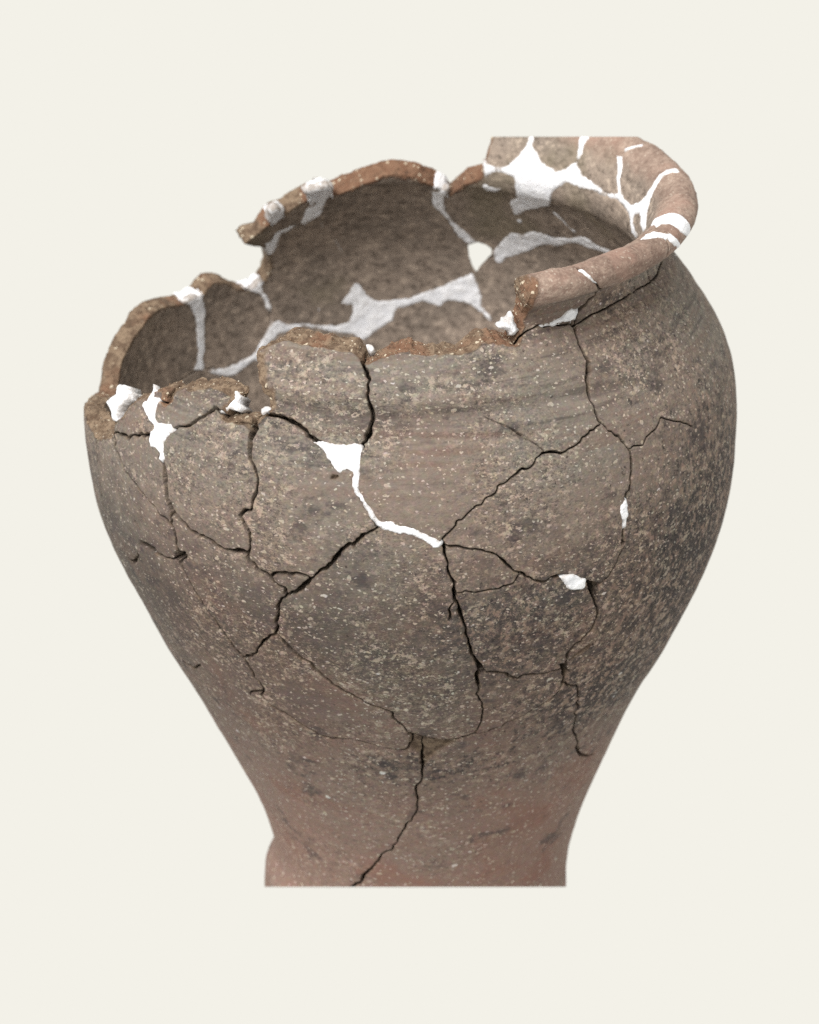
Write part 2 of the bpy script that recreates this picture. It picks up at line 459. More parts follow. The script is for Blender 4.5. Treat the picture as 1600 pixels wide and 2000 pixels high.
crack('f', 'E', [(835, 1170), (870, 1195, 3), (910, 1215, 3), (970, 1195)], 2)
crack('f', 'E', [(390, 350), (420, 385, 4), (450, 380, 4), (480, 330, 4)], 2)
crack('f', 'E', [(460, 90), (470, 105, 3), (480, 120)], 2)
# a tool scratch and a few pocks
crack('s', 'C', [(600, 1060, .6), (680, 1100, 2.5), (800, 1155, 4), (880, 1200, 4.5), (960, 1250, 3.5), (1010, 1280, 2), (1060, 1305, .6)], 3)
crack('s', 'K', [(640, 170, 1), (720, 110, 8), (790, 60, 9), (850, 20, 1)], 3)
crack('f', 'G', [(310, 1100), (300, 1170, 2.4), (318, 1232, 4)], 1.6)

LINES = []


def to_tv(mode, crop, pts, w, pre, post):
    W = [p[2] if len(p) > 2 else w for p in pts]
    P = px_of(crop, pts)
    if mode == 'v':
        th, s = trace(P, False)
        return np.array([th[0], th[0]]), np.array([VNECK - 3, VMAX + 2]), np.array([w, w], float)
    if mode in 'fs':
        th, v = tf(P)
    else:
        th, v = tb(P)
        th = wrap(th, v)
    for ex in post:
        if ex[0] == 'T':
            t, u = math.radians(ex[1]), v_of_z(ex[2])
        elif ex[0] == 'F':
            a, b = tf([(ex[1], ex[2])])
            t, u = a[0], b[0]
        else:
            t, u = th[-1], VMAX + 2
        th, v = np.append(th, t), np.append(v, u)
        W.append(w)
    return th, v, np.array(W, float)


def nearest_on(t, v, lines):
    best = (1e9, 0, 0)
    r = local_r(v)
    for T, V in lines:
        ax, ay = (T[:-1] - t) * r, V[:-1] - v
        bx, by = (T[1:] - t) * r, V[1:] - v
        dx, dy = bx - ax, by - ay
        k = np.clip(-(ax * dx + ay * dy) / (dx * dx + dy * dy + 1e-12), 0, 1)
        qx, qy = ax + k * dx, ay + k * dy
        d = np.hypot(qx, qy)
        i = d.argmin()
        if d[i] < best[0]:
            best = (d[i], t + qx[i] / r, v + qy[i])
    return best


SNAP = 13.0
_done = [(np.append(B_T, B_T[0]), np.append(B_V, B_V[0]))]
for ci, c in enumerate(CR):
    th, v, w = to_tv(*c)
    for end in (0, -1):
        d, t, u = nearest_on(th[end], v[end], _done)
        if d < SNAP:
            nb_ = 1 if end == 0 else -2
            dx, dy = (t - th[nb_]) * local_r(u), u - v[nb_]
            l = math.hypot(dx, dy) + 1e-9
            over = 1.6
            th[end], v[end] = t + dx / l * over / local_r(u), u + dy / l * over
    if c[0] == 'f':
        w = w * np.where(np.degrees(th) < -18, 1.3, 1.0)
        w = np.where((v < v_of_z(-400)) & (np.degrees(th) > -14) & (np.degrees(th) < 12), w * 0.6, w)
    T, V, W = refine(th, v, w, 3.0, 1.8 if c[0] == 'f' else 0.8, 20 + ci * 5)
    n = len(T)
    q = np.stack([np.arange(n) * 3.0, np.full(n, ci * 91.3), np.zeros(n)], 1)
    W = W * np.clip(0.95 + 0.55 * vnoise(q, 22, 70 + ci) + 0.3 * vnoise(q, 7, 71 + ci), 0.25, 1.7)
    if c[0] in 'fs':
        LINES.append(Line(T, V, W * 0.56, np.full(n, 0.7), 1.0 if c[0] == 'f' else 0.22))
    else:
        front = np.abs(np.degrees(T)) < 92
        LINES.append(Line(T, V, np.where(front, np.where(V < VNECK - 60, np.where(np.degrees(T) > 58, 0.3, 0.6), W / 2), 0.3), W / 2))
    _done.append((T, V))

# close what was left open: an end that stops just short of another crack or of the edge runs on into it
for i, l in enumerate(LINES):
    others = [d for j, d in enumerate(_done) if j != i + 1]
    for end in (0, -1):
        d, t, u = nearest_on(l.th[end], l.v[end], others)
        if 0.8 < d < 24 and CR[i][0] != 's' and len(l.th) > 16:
            nb_ = 1 if end == 0 else -2
            dx, dy = (t - l.th[end]) * local_r(u), u - l.v[end]
            t2, u2 = t + dx / d * 1.6 / local_r(u), u + dy / d * 1.6
            n = max(2, int(d / 3) + 1)
            k = np.linspace(0, 1, n + 1)[1:]
            at, av = l.th[end] + (t2 - l.th[end]) * k, l.v[end] + (u2 - l.v[end]) * k
            w0, w1, k0 = max(0.36, l.wo[end] * 0.8), l.wi[end], l.k[end]
            if end == 0:
                l.th, l.v = np.concatenate([at[::-1], l.th]), np.concatenate([av[::-1], l.v])
                l.wo, l.wi, l.k = np.concatenate([np.full(n, w0), l.wo]), np.concatenate([np.full(n, w1), l.wi]), np.concatenate([np.full(n, k0), l.k])
            else:
                l.th, l.v = np.concatenate([l.th, at]), np.concatenate([l.v, av])
                l.wo, l.wi, l.k = np.concatenate([l.wo, np.full(n, w0)]), np.concatenate([l.wi, np.full(n, w1)]), np.concatenate([l.k, np.full(n, k0)])
            _done[i + 1] = (l.th, l.v)

# ------------------------------------------------------------------ recesses that are wider than a crack (image polygons on the outside, depth)
PITS = [('J', [(400, 735), (470, 750), (540, 765), (620, 783), (700, 788), (775, 785), (720, 825), (630, 880), (565, 930), (525, 990), (490, 960), (470, 890), (425, 860), (380, 828)], 9, 4),
        ('E', [(790, 300), (830, 315), (858, 345), (840, 370), (800, 372), (768, 358)], 34, 2.0),
        ('E', [(500, 240), (540, 240), (590, 275), (625, 312), (600, 318), (550, 295), (510, 268)], 34, 2.0),
        ('A', [(1200, 1508), (1290, 1494), (1335, 1515), (1330, 1545), (1290, 1535), (1230, 1525)], 30, 2.2),
        ('B', [(800, 1300), (850, 1310), (850, 1335), (820, 1360), (775, 1350), (780, 1320)], 10, 4),
        ('J', [(910, 170), (950, 200), (990, 240), (960, 265), (920, 300), (935, 240)], 30, 2.2),
        ('G', [(1395, 955), (1480, 965), (1470, 1040), (1450, 1100), (1425, 1050)], 26, 3),
        ('K', [(560, 200), (620, 190), (640, 240), (605, 290), (590, 270), (600, 240)], 14, 3),
        ('A', [(1180, 425), (1300, 415), (1425, 440), (1400, 520), (1382, 600), (1362, 655), (1335, 560), (1280, 495), (1210, 455)], 12, 6)]


def in_poly(x, y, px, py):
    ins = np.zeros(len(x), bool)
    j = len(px) - 1
    for i in range(len(px)):
        c = ((py[i] > y) != (py[j] > y)) & (x < (px[j] - px[i]) * (y - py[i]) / (py[j] - py[i] + 1e-12) + px[i])
        ins ^= c
        j = i
    return ins


def poly_dist(x, y, px, py):
    best = np.full(len(x), 1e9)
    n = len(px)
    for i in range(n):
        ax, ay, bx, by = px[i], py[i], px[(i + 1) % n], py[(i + 1) % n]
        dx, dy = bx - ax, by - ay
        k = np.clip(((x - ax) * dx + (y - ay) * dy) / (dx * dx + dy * dy + 1e-12), 0, 1)
        best = np.minimum(best, np.hypot(x - ax - k * dx, y - ay - k * dy))
    return best


# ------------------------------------------------------------------ points of the skin: grid + rows beside every crack and edge
def tv3(th, v):
    z = np.interp(v, PV, PO[:, 0])
    r = np.interp(v, PV, PO[:, 1])
    return np.stack([cxz(z) + r * np.sin(th), -r * np.cos(th), z], 1)


def make_kd(P):
    kd = KDTree(len(P))
    for i, p in enumerate(P):
        kd.insert(p, i)
    kd.balance()
    return kd


L_T = np.concatenate([l.th for l in LINES])
L_V = np.concatenate([l.v for l in LINES])
L_WO = np.concatenate([l.wo for l in LINES])
L_WI = np.concatenate([l.wi for l in LINES])
L_K = np.concatenate([l.k for l in LINES])
free = (B_V > 1) & (B_V < VMAX - 0.5)
free &= ~((np.abs(np.degrees(B_T)) > 120) & (B_V < 1480) & (np.degrees(B_T) > 0)) & ~((np.degrees(B_T) < -189) & (B_V < 1480))
F_T, F_V, F_D = B_T[free], B_V[free], B_D[free]

rows = []
for l in LINES:
    r = local_r(l.v)
    dx, dy = np.gradient(l.th) * r, np.gradient(l.v)
    ln = np.hypot(dx, dy) + 1e-9
    nx, ny = -dy / ln, dx / ln
    a = np.maximum(l.wo, 0.5)
    for sgn in (-1, 1):
        for off in (0.55 * a, 1.1 * a, 1.1 * a + 1.6, 1.1 * a + 4.0):
            rows.append((l.th + sgn * nx * off / r, l.v + sgn * ny * off))
bt2, bv2 = np.append(B_T, B_T[0]), np.append(B_V, B_V[0])
r = local_r(B_V)
dx, dy = np.gradient(bt2)[:-1] * r, np.gradient(bv2)[:-1]
ln = np.hypot(dx, dy) + 1e-9
for off in (2.2, 5.0, 8.5):
    for sgn in (-1, 1):
        m = free
        rows.append(((B_T - sgn * dy / ln * off / r)[m], (B_V + sgn * dx / ln * off)[m]))
for c, pts, dp, soft in PITS:
    th, v = tf(px_of(c, pts))
    T, V, _ = refine(np.append(th, th[0]), np.append(v, v[0]), np.zeros(len(th) + 1), 2.2, 0.5, 9)
    r = local_r(V)
    dx, dy = np.gradient(T) * r, np.gradient(V)
    ln = np.hypot(dx, dy) + 1e-9
    for off in (-4.5, -2.2, 0, 2.2):
        rows.append((T - dy / ln * off / r, V + dx / ln * off))
RT = np.concatenate([a for a, b in rows])
RV = np.concatenate([b for a, b in rows])


def zone(t0, t1, v0, v1, h):
    T, V = [], []
    k = 0
    v = v0
    while v < v1:
        rr = float(local_r(v))
        n = int(math.radians(t1 - t0) * rr / h)
        tt = math.radians(t0) + (np.arange(n) + 0.5 * (k % 2) + 0.25) * h / rr
        T.append(tt)
        V.append(np.full(n, v))
        v += h * 0.87
        k += 1
    T, V = np.concatenate(T), np.concatenate(V)
    return T + RNG.uniform(-.2, .2, len(T)) * h / local_r(V), V + RNG.uniform(-.2, .2, len(T)) * h


VCUT = v_of_z(-820)
zs = [zone(-108, 108, VCUT, VMAX - 2, 5.2), zone(-192, -108, v_of_z(150), VMAX - 2, 7.0), zone(108, 172, v_of_z(150), VMAX - 2, 7.0),
      zone(-197, -108, 8, v_of_z(146), 17.0), zone(108, 163, 8, v_of_z(146), 17.0), zone(-108, 108, 8, VCUT - 5, 17.0)]
GT = np.concatenate([a for a, b in zs])
GV = np.concatenate([b for a, b in zs])

kd_lines = make_kd(tv3(np.concatenate([L_T, B_T]), np.concatenate([L_V, B_V])))


def far_from(T, V, lim):
    P = tv3(T, V)
    return np.array([kd_lines.find(p)[2] > lim for p in P])


k = far_from(GT, GV, 4.5)
GT, GV = GT[k], GV[k]
k = far_from(RT, RV, 0.28)
RT, RV = RT[k], RV[k]
k = in_poly(RT, RV, B_T, B_V)
RT, RV = RT[k], RV[k]
k = in_poly(GT, GV, B_T, B_V)
GT, GV = GT[k], GV[k]

# ------------------------------------------------------------------ triangulate, split along the cracks
VT = [B_T]
VV = [B_V]
EDG = [(i, (i + 1) % len(B_T)) for i in range(len(B_T))]
base = len(B_T)
for l in LINES:
    n = len(l.th)
    VT.append(l.th)
    VV.append(l.v)
    EDG += [(base + i, base + i + 1) for i in range(n - 1)]
    base += n
VT += [RT, GT]
VV += [RV, GV]
VT, VV = np.concatenate(VT), np.concatenate(VV)
co = [Vector((a * R0, b)) for a, b in zip(VT.tolist(), VV.tolist())]
ov, oe, of, _, oeo, _ = delaunay_2d_cdt(co, EDG, [], 0, 1e-4)
NV = len(ov)
UT = np.array([p[0] for p in ov]) / R0
UV = np.array([p[1] for p in ov])
TRI = np.array(of, int)
print('cdt', NV, len(TRI), round(time.time() - T0, 1))
cons = set()
for e, o in zip(oe, oeo):
    if o:
        cons.add((min(e), max(e)))
emap = {}
for ti, t in enumerate(of):
    for a, b in ((t[0], t[1]), (t[1], t[2]), (t[2], t[0])):
        emap.setdefault((a, b) if a < b else (b, a), []).append(ti)
lab = np.full(len(TRI), -1)
nreg = 0
nbr = [[] for _ in range(len(TRI))]
for e, ts in emap.items():
    if len(ts) == 2 and e not in cons:
        nbr[ts[0]].append(ts[1])
        nbr[ts[1]].append(ts[0])
for i in range(len(TRI)):
    if lab[i] >= 0:
        continue
    st = [i]
    lab[i] = nreg
    while st:
        q = st.pop()
        for w_ in nbr[q]:
            if lab[w_] < 0:
                lab[w_] = nreg
                st.append(w_)
    nreg += 1
cen_t = UT[TRI].mean(1)
cen_v = UV[TRI].mean(1)
tin = in_poly(cen_t, cen_v, B_T, B_V)
area = 0.5 * np.abs((UT[TRI[:, 1]] - UT[TRI[:, 0]]) * (UV[TRI[:, 2]] - UV[TRI[:, 0]]) - (UT[TRI[:, 2]] - UT[TRI[:, 0]]) * (UV[TRI[:, 1]] - UV[TRI[:, 0]])) * R0
REG = []
for k in range(nreg):
    m = lab == k
    a = area[m].sum()
    if (area[m] * tin[m]).sum() < 0.5 * a:
        lab[m] = -1
        continue
    REG.append((k, a))
# crumbs that are too small to be a piece of their own join the neighbour they share most of their edge with
E2 = np.array([ts for ts in emap.values() if len(ts) == 2], int)
for k, a in sorted(REG, key=lambda q: q[1]):
    if a < 700:
        la, lb = lab[E2[:, 0]], lab[E2[:, 1]]
        o = np.concatenate([lb[(la == k) & (lb != k)], la[(lb == k) & (la != k)]])
        o = o[o >= 0]
        if len(o):
            lab[lab == k] = np.bincount(o).argmax()
REG = [int(k) for k in np.unique(lab) if k >= 0]
print('regions', len(REG), [int(area[lab == k].sum()) for k in REG])

# ------------------------------------------------------------------ depth of the grooves, chamfers and broken faces at every point
P3 = tv3(UT, UV)
kd_c = make_kd(tv3(L_T, L_V))
kd_f = make_kd(tv3(F_T, F_V))
dc = np.zeros(NV)
ao = np.zeros(NV)
ai = np.zeros(NV)
ak = np.zeros(NV)
df = np.zeros(NV)
dl = np.zeros(NV)
for i in range(NV):
    best = None
    for _, j, d in kd_c.find_n(P3[i], 2):
        q = d - L_WO[j]
        if best is None or q < best[0]:
            best = (q, d, j)
    dc[i] = best[1]
    ao[i] = L_WO[best[2]]
    ai[i] = L_WI[best[2]]
    ak[i] = L_K[best[2]]
    _, j, d = kd_f.find(P3[i])
    df[i] = d
    dl[i] = F_D[j]
n8 = vnoise(P3, 8, 31)
n4 = vnoise(P3, 4, 32)
n20 = vnoise(P3, 20, 33)
dcj = np.maximum(0, dc)
GD = np.minimum(38, 8 + 12 * ao) * ak
chip = np.clip(0.35 + n4 * 0.9 + n8 * 0.5, 0, 1)
dep_o = GD * (1 - sstep(0.5 * ao, 1.1 * ao + 0.15, dcj)) + np.minimum(1.2, 0.5 * ao) * np.exp(-np.maximum(0, dcj - ao) / 2.5)
dep_o *= np.where(ao < 0.35, 0.0, 1.0)
dep_i = np.minimum(8, 2 + 4 * ai) * (1 - sstep(0.5 * ai, 1.2 * ai + .3, dcj))
dep_o += 1.3 * chip * np.minimum(1, ao / 1.2) * (1 - sstep(ao, ao + 3.5, dcj)) * ak
dirt_shade_o = ak * (1 - sstep(ao * 0.8, ao * 1.15 + 0.5, dcj)) * np.where(ao < 0.35, 0.0, 1.0)  # soil in the grooves, plus the darkness of their depth as colour
frac_o = 0.65 * chip * (1 - sstep(ao, ao + 4.0, dcj)) * np.minimum(1, ao / 1.5) * np.where(ao < 0.35, 0.0, 1.0)
# free edges: worn and broken back
ch = 11 + 6 * n20 + 4 * n8
dep_o += np.where(df < 30, 7.5 * (1 - sstep(0, 1, df / np.maximum(3, ch))) + 1.6 * n4 * (1 - sstep(4, 13, df)), 0)
frac_o = np.maximum(frac_o, 1 - sstep(0.75, 1.15, df / np.maximum(3, ch + 1)))
frac_i = 1 - sstep(0.6, 1.2, df / np.maximum(2, 5 + 3 * n8))
dep_i += 3.0 * (1 - sstep(0, 6, df))
pitw = np.zeros(NV)
for c, pts, dp, soft in PITS:
    pp = px_of(c, pts)
    pp = pp.mean(0) + (pp - pp.mean(0)) * (1.25 if dp > 12 else 1.0)
    th, v = tf(pp)
    x, y = (UT - th.mean()) * local_r(v.mean()), UV
    near = (np.abs(UT - th.mean()) < 0.25) & (np.abs(UV - v.mean()) < 90)
    ii = np.nonzero(near)[0]
    pxx = (th - th.mean()) * local_r(v.mean())
    ins = in_poly(x[ii], y[ii], pxx, v)
    d = poly_dist(x[ii], y[ii], pxx, v)
    w_ = np.where(ins, sstep(0, soft, d + 0.8 * n4[ii]), 0)
    dep_o[ii] = np.maximum(dep_o[ii], dp * w_ * (0.85 + 0.25 * n8[ii]))
    dirt_shade_o[ii] = np.maximum(dirt_shade_o[ii], w_ * (1.0 if dp > 12 else 0.4))  # deep pits are coloured near black in place of the shade inside
    if dp <= 12:
        frac_o[ii] = np.maximum(frac_o[ii], w_ * 0.9)
slant = dl * np.exp(-(df / 16.0) ** 2)
lipz = sstep(VMAX - 60, VMAX - 10, UV)
slant *= 1 - lipz
VO = np.clip(UV + slant, 0, VMAX)
at_top = UV > VMAX - 0.6

# the small hole behind was broken through along a slant
_hi = trace(np.array([(938, 500)]), True)
_ho = trace(np.array([(938, 500)]), True, True)
hd_t, hd_v = float(_ho[0][0] - _hi[0][0]), float(_ho[1][0] - (2 * VMAX - _hi[1][0]))
hv = 2 * VMAX - _hi[1][0]
UTO = UT.copy()
for cth in (_hi[0][0], _hi[0][0] - 2 * math.pi):
    d = np.hypot((UT - cth) * 520, UV - hv)
    w_ = 1 - sstep(75, 260, d)
    UTO = UTO + hd_t * w_
    VO = VO + hd_v * w_
VO = np.clip(VO, 0, VMAX)
print('hole', hd_t, hd_v)
VO3 = surf(UTO, VO, -dep_o)
dz_ = np.interp(UV, PV, PO[:, 0]) - np.interp(UV, PV, PI[:, 0])
VIN = np.clip(UV + np.where(dl < 0, 0.5 * np.maximum(dz_, 0), 0) * np.exp(-(df / 20.0) ** 2) * (1 - lipz), 0, VMAX)
VI3 = surf(UT, 2 * VMAX - VIN, -dep_i)


# ------------------------------------------------------------------ materials
def new_mat(name):
    m = bpy.data.materials.new(name)
    m.use_nodes = True
    nt = m.node_tree
    for n in list(nt.nodes):
        nt.nodes.remove(n)
    return m, nt


class NB:
    """small node builder"""
    def __init__(self, nt):
        self.nt = nt

    def n(self, t, **kw):
        q = self.nt.nodes.new(t)
        for k, v in kw.items():
            setattr(q, k, v)
        return q

    def link(self, a, b):
        self.nt.links.new(a, b)

    def put(self, sock, v):
        if isinstance(v, bpy.types.NodeSocket):
            self.link(v, sock)
        else:
            sock.default_value = v

    def math(self, op, a, b=0.0, c=0.0, clamp=False):
        q = self.n('ShaderNodeMath', operation=op, use_clamp=clamp)
        self.put(q.inputs[0], a)
        self.put(q.inputs[1], b)
        self.put(q.inputs[2], c)
        return q.outputs[0]

    def ramp(self, x, a, b, lo=0.0, hi=1.0):
        q = self.n('ShaderNodeMapRange', interpolation_type='SMOOTHSTEP')
        self.put(q.inputs[0], x)
        q.inputs[1].default_value, q.inputs[2].default_value = a, b
        q.inputs[3].default_value, q.inputs[4].default_value = lo, hi
        return q.outputs[0]

    def mix(self, f, a, b, mode='MIX'):
        q = self.n('ShaderNodeMix', data_type='RGBA', blend_type=mode)
        self.put(q.inputs[0], f)
        self.put(q.inputs[6], a if isinstance(a, bpy.types.NodeSocket) else (*a, 1))
        self.put(q.inputs[7], b if isinstance(b, bpy.types.NodeSocket) else (*b, 1))
        return q.outputs[2]

    def noise(self, vec, scale, detail=4, rough=0.55, out=0):
        q = self.n('ShaderNodeTexNoise')
        self.put(q.inputs['Vector'], vec)
        q.inputs['Scale'].default_value = scale
        q.inputs['Detail'].default_value = detail
        q.inputs['Roughness'].default_value = rough
        return q.outputs[out]

    def voro(self, vec, scale, rnd=1.0):
        q = self.n('ShaderNodeTexVoronoi')
        self.put(q.inputs['Vector'], vec)
        q.inputs['Scale'].default_value = scale
        q.inputs['Randomness'].default_value = rnd
        return q

    def mapping(self, vec, sc=(1, 1, 1), loc=(0, 0, 0)):
        q = self.n('ShaderNodeMapping')
        self.put(q.inputs[0], vec)
        q.inputs['Location'].default_value = loc
        q.inputs['Scale'].default_value = sc
        return q.outputs[0]

    def attr(self, name):
        return self.n('ShaderNodeAttribute', attribute_name=name).outputs['Fac']


def specks(B, vec, scale, thr_lo, thr_hi, share):
    """random pale grains: one in some cells, of varying size -> mask"""
    v = B.voro(vec, scale)
    sep = B.n('ShaderNodeSeparateColor')
    B.link(v.outputs['Color'], sep.inputs[0])
    size = B.math('MULTIPLY_ADD', sep.outputs[0], thr_hi - thr_lo, thr_lo)
    on = B.math('GREATER_THAN', sep.outputs[1], 1 - share)
    d = B.math('SUBTRACT', size, v.outputs['Distance'])
    m = B.ramp(d, 0.0, 0.06)
    return B.math('MULTIPLY', m, on), sep.outputs[2]


def clay_material():
    m, nt = new_mat('fired_clay')
    B = NB(nt)
    geo = B.n('ShaderNodeTexCoord')
    P = geo.outputs['Object']
    inner, frac, hgt, soot, dirt_shade = (B.attr(k) for k in ('inner', 'frac', 'hgt', 'soot', 'dirt_shade'))
    # domain warp so nothing has straight borders
    wn = B.n('ShaderNodeTexNoise')
    B.link(P, wn.inputs['Vector'])
    wn.inputs['Scale'].default_value = 420
    wn.inputs['Detail'].default_value = 2
    wv = B.n('ShaderNodeVectorMath', operation='MULTIPLY_ADD')
    B.link(wn.outputs['Color'], wv.inputs[0])
    wv.inputs[1].default_value = (0.0026, 0.0026, 0.0026)
    B.link(P, wv.inputs[2])
    PW = wv.outputs[0]
    # base: grey brown drifting to red, purple grey and olive
    n1 = B.noise(P, 16, 3, 0.6)
    n2 = B.noise(B.mapping(P, (1, 1, 1), (3.1, 1.7, .4)), 34, 4, 0.62)
    n3 = B.noise(B.mapping(P, (1, 1, 1.5)), 230, 4, 0.66)
    n4 = B.noise(B.mapping(P, (1, 1, 1.7)), 620, 3, 0.72)
    n5 = B.noise(B.mapping(P, (1, 1, 1.2), (5, 1, 3)), 70, 3, 0.6)
    col = B.mix(B.ramp(n1, 0.36, 0.64), (0.106, 0.090, 0.079), (0.155, 0.125, 0.106))
    col = B.mix(B.math('MULTIPLY', B.ramp(n2, 0.52, 0.66), 0.7), col, (0.182, 0.124, 0.102))
    col = B.mix(B.math('MULTIPLY', B.ramp(n2, 0.47, 0.34), 0.7), col, (0.088, 0.077, 0.073))
    col = B.mix(B.math('MULTIPLY', B.ramp(n5, 0.54, 0.66), 0.5), col, (0.155, 0.137, 0.104))
    col = B.mix(B.math('MULTIPLY', B.ramp(n5, 0.46, 0.34), 0.55), col, (0.132, 0.104, 0.102))
    # redder and paler towards the foot
    low = B.ramp(B.math('ADD', hgt, B.math('MULTIPLY_ADD', n1, 0.30, -0.15)), 0.60, 0.22)
    col = B.mix(B.math('MULTIPLY', low, 0.82), col, (0.335, 0.232, 0.192))
    red = B.ramp(B.noise(B.mapping(P, (1, 1, 1.8), (7, 2, 1)), 24, 3, 0.55), 0.50, 0.64)
    col = B.mix(B.math('MULTIPLY', B.math('MULTIPLY', red, low), 0.5), col, (0.275, 0.140, 0.105))
    up = B.ramp(B.math('ADD', hgt, B.math('MULTIPLY_ADD', n5, 0.2, -0.1)), 0.60, 0.74)
    col = B.mix(B.math('MULTIPLY', up, 0.6), col, (0.345, 0.305, 0.262))
    # wiping streaks round the shoulder
    st = B.noise(B.mapping(P, (14, 14, 190)), 1.0, 4, 0.6)
    sh = B.ramp(hgt, 0.70, 0.80)
    col = B.mix(B.math('MULTIPLY', B.math('MULTIPLY', B.ramp(st, 0.48, 0.62), sh), 0.65), col, (0.215, 0.155, 0.128))
    col = B.mix(B.math('MULTIPLY', B.math('MULTIPLY', B.ramp(st, 0.46, 0.34), sh), 0.65), col, (0.100, 0.083, 0.076))
    # mottling: where the skin is worn, tan and dark flecks in two sizes
    worn = B.math('ADD', B.ramp(B.noise(B.mapping(P, (1, 1, 1), (2, 8, 5)), 20, 3, 0.6), 0.40, 0.62), B.math('MULTIPLY', soot, 0.8), clamp=True)
    wk = B.math('MULTIPLY', B.math('MULTIPLY_ADD', worn, 0.72, 0.2), B.math('MULTIPLY_ADD', low, -0.55, 1.0))
    col = B.mix(B.math('MULTIPLY', B.math('MULTIPLY', B.ramp(n3, 0.56, 0.61), wk), 0.6), col, (0.300, 0.246, 0.192))
    col = B.mix(B.math('MULTIPLY', B.math('MULTIPLY', B.ramp(n3, 0.455, 0.39), wk), 0.65), col, (0.074, 0.062, 0.058))
    col = B.mix(B.math('MULTIPLY', B.math('MULTIPLY', B.ramp(n4, 0.56, 0.60), wk), 0.85), col, (0.390, 0.330, 0.262))
    col = B.mix(B.math('MULTIPLY', B.math('MULTIPLY', B.ramp(n4, 0.44, 0.39), wk), 0.65), col, (0.066, 0.055, 0.050))
    # fire clouding: blackened skin that flakes to tan
    fc = B.noise(B.mapping(PW, (1.15, 1.15, 0.95)), 215, 5, 0.76)
    col = B.mix(B.math('MULTIPLY', B.ramp(soot, 0.1, 0.9), 0.42), col, (0.060, 0.051, 0.050))
    tan = B.math('MULTIPLY', B.ramp(fc, 0.47, 0.42), B.ramp(soot, 0.15, 0.55))
    col = B.mix(B.math('MULTIPLY', tan, 0.85), col, B.mix(n4, (0.20, 0.15, 0.12), (0.44, 0.34, 0.27)))
    fm = B.ramp(B.math('ADD', fc, B.math('MULTIPLY_ADD', soot, 0.20, -0.19)), 0.455, 0.50)
    dark = B.mix(B.ramp(n4, 0.42, 0.6), (0.030, 0.026, 0.027), (0.085, 0.071, 0.068))
    col = B.mix(B.math('MULTIPLY', fm, 0.8), col, dark)
    n6 = B.noise(B.mapping(PW, (1, 1, 1.35), (3, 3, 7)), 170, 5, 0.78)
    # stains in the middle
    ds = B.noise(B.mapping(P, (1, 1, 1.5), (1.3, 5, 2)), 42, 5, 0.68)
    col = B.mix(B.math('MULTIPLY', B.ramp(ds, 0.56, 0.66), 0.66), col, (0.066, 0.058, 0.060))
    # grit: pale grains of several sizes
    PS = B.mapping(PW, (1, 1, 1.6))
    for sc, lo, hi, share, c1, c2, amt in ((230, 0.03, 0.34, 0.36, (0.72, 0.66, 0.56), (0.46, 0.39, 0.31), 0.9),
                                          (520, 0.10, 0.44, 0.36, (0.80, 0.76, 0.69), (0.50, 0.44, 0.36), 0.9),
                                          (115, 0.02, 0.22, 0.34, (0.66, 0.60, 0.51), (0.74, 0.74, 0.74), 0.9)):
        msk, rnd = specks(B, B.mapping(PS, (1, 1, 1), (sc * .01, 0, 0)), sc, lo, hi, share)
        col = B.mix(B.math('MULTIPLY', msk, B.math('MULTIPLY_ADD', rnd, 0.5, amt - 0.4)), col, B.mix(rnd, c1, c2))
    dots, _ = specks(B, B.mapping(PW, (1, 1, 1), (4, 4, 4)), 150, 0.03, 0.16, 0.25)
    col = B.mix(B.math('MULTIPLY', dots, 0.75), col, (0.04, 0.031, 0.026))
    # a dark wiped band under the shoulder ridge
    bz = B.math('ABSOLUTE', B.math('SUBTRACT', B.math('MULTIPLY_ADD', n2, 0.012, hgt), float((v_of_z(434)) / VMAX + 0.006)))
    sx = B.n('ShaderNodeSeparateXYZ')
    B.link(P, sx.inputs[0])
    band = B.math('MULTIPLY', B.ramp(bz, 0.014, 0.003), B.ramp(sx.outputs[0], 0.06, -0.02))
    col = B.mix(B.math('MULTIPLY', band, B.math('MULTIPLY_ADD', B.ramp(st, 0.4, 0.6), 0.3, 0.4)), col, (0.095, 0.074, 0.066))
    col = B.mix(B.math('MULTIPLY', B.math('MULTIPLY', B.ramp(n6, 0.562, 0.59), wk), 0.9), col, B.mix(n4, (0.33, 0.26, 0.20), (0.68, 0.60, 0.50)))
    # drifts of hue, large and fine
    n7 = B.noise(B.mapping(P, (1, 1, 1), (6, 1, 9)), 13, 4, 0.6)
    tint = B.mix(B.ramp(n7, 0.36, 0.62), (0.600, 0.598, 0.600), (0.650, 0.590, 0.580))
    col = B.mix(1.0, col, tint, 'MULTIPLY')
    fine = B.mix(0.13, (1, 1, 1), B.mix(1.0, wn.outputs['Color'], (2.0, 2.0, 2.0), 'MULTIPLY'))
    outer = B.mix(1.0, col, fine, 'MULTIPLY')
    # inside: plainer brown grey, fine fibrous grain, olive and red drifts
    i2 = B.noise(B.mapping(P, (1, 1, 1.3)), 210, 5, 0.74)
    ic = B.mix(B.ramp(n2, 0.35, 0.65), (0.200, 0.164, 0.138), (0.270, 0.217, 0.180))
    ic = B.mix(B.math('MULTIPLY', B.ramp(i2, 0.48, 0.38), 0.75), ic, (0.090, 0.071, 0.058))
    ic = B.mix(B.math('MULTIPLY', B.ramp(i2, 0.53, 0.63), 0.7), ic, (0.44, 0.36, 0.295))
    i3 = B.noise(B.mapping(P, (1, 1, 1), (9, 9, 2)), 22, 3, 0.5)
    ic = B.mix(B.math('MULTIPLY', B.ramp(i3, 0.52, 0.68), 0.5), ic, (0.185, 0.160, 0.110))
    skin = B.mix(inner, outer, ic)
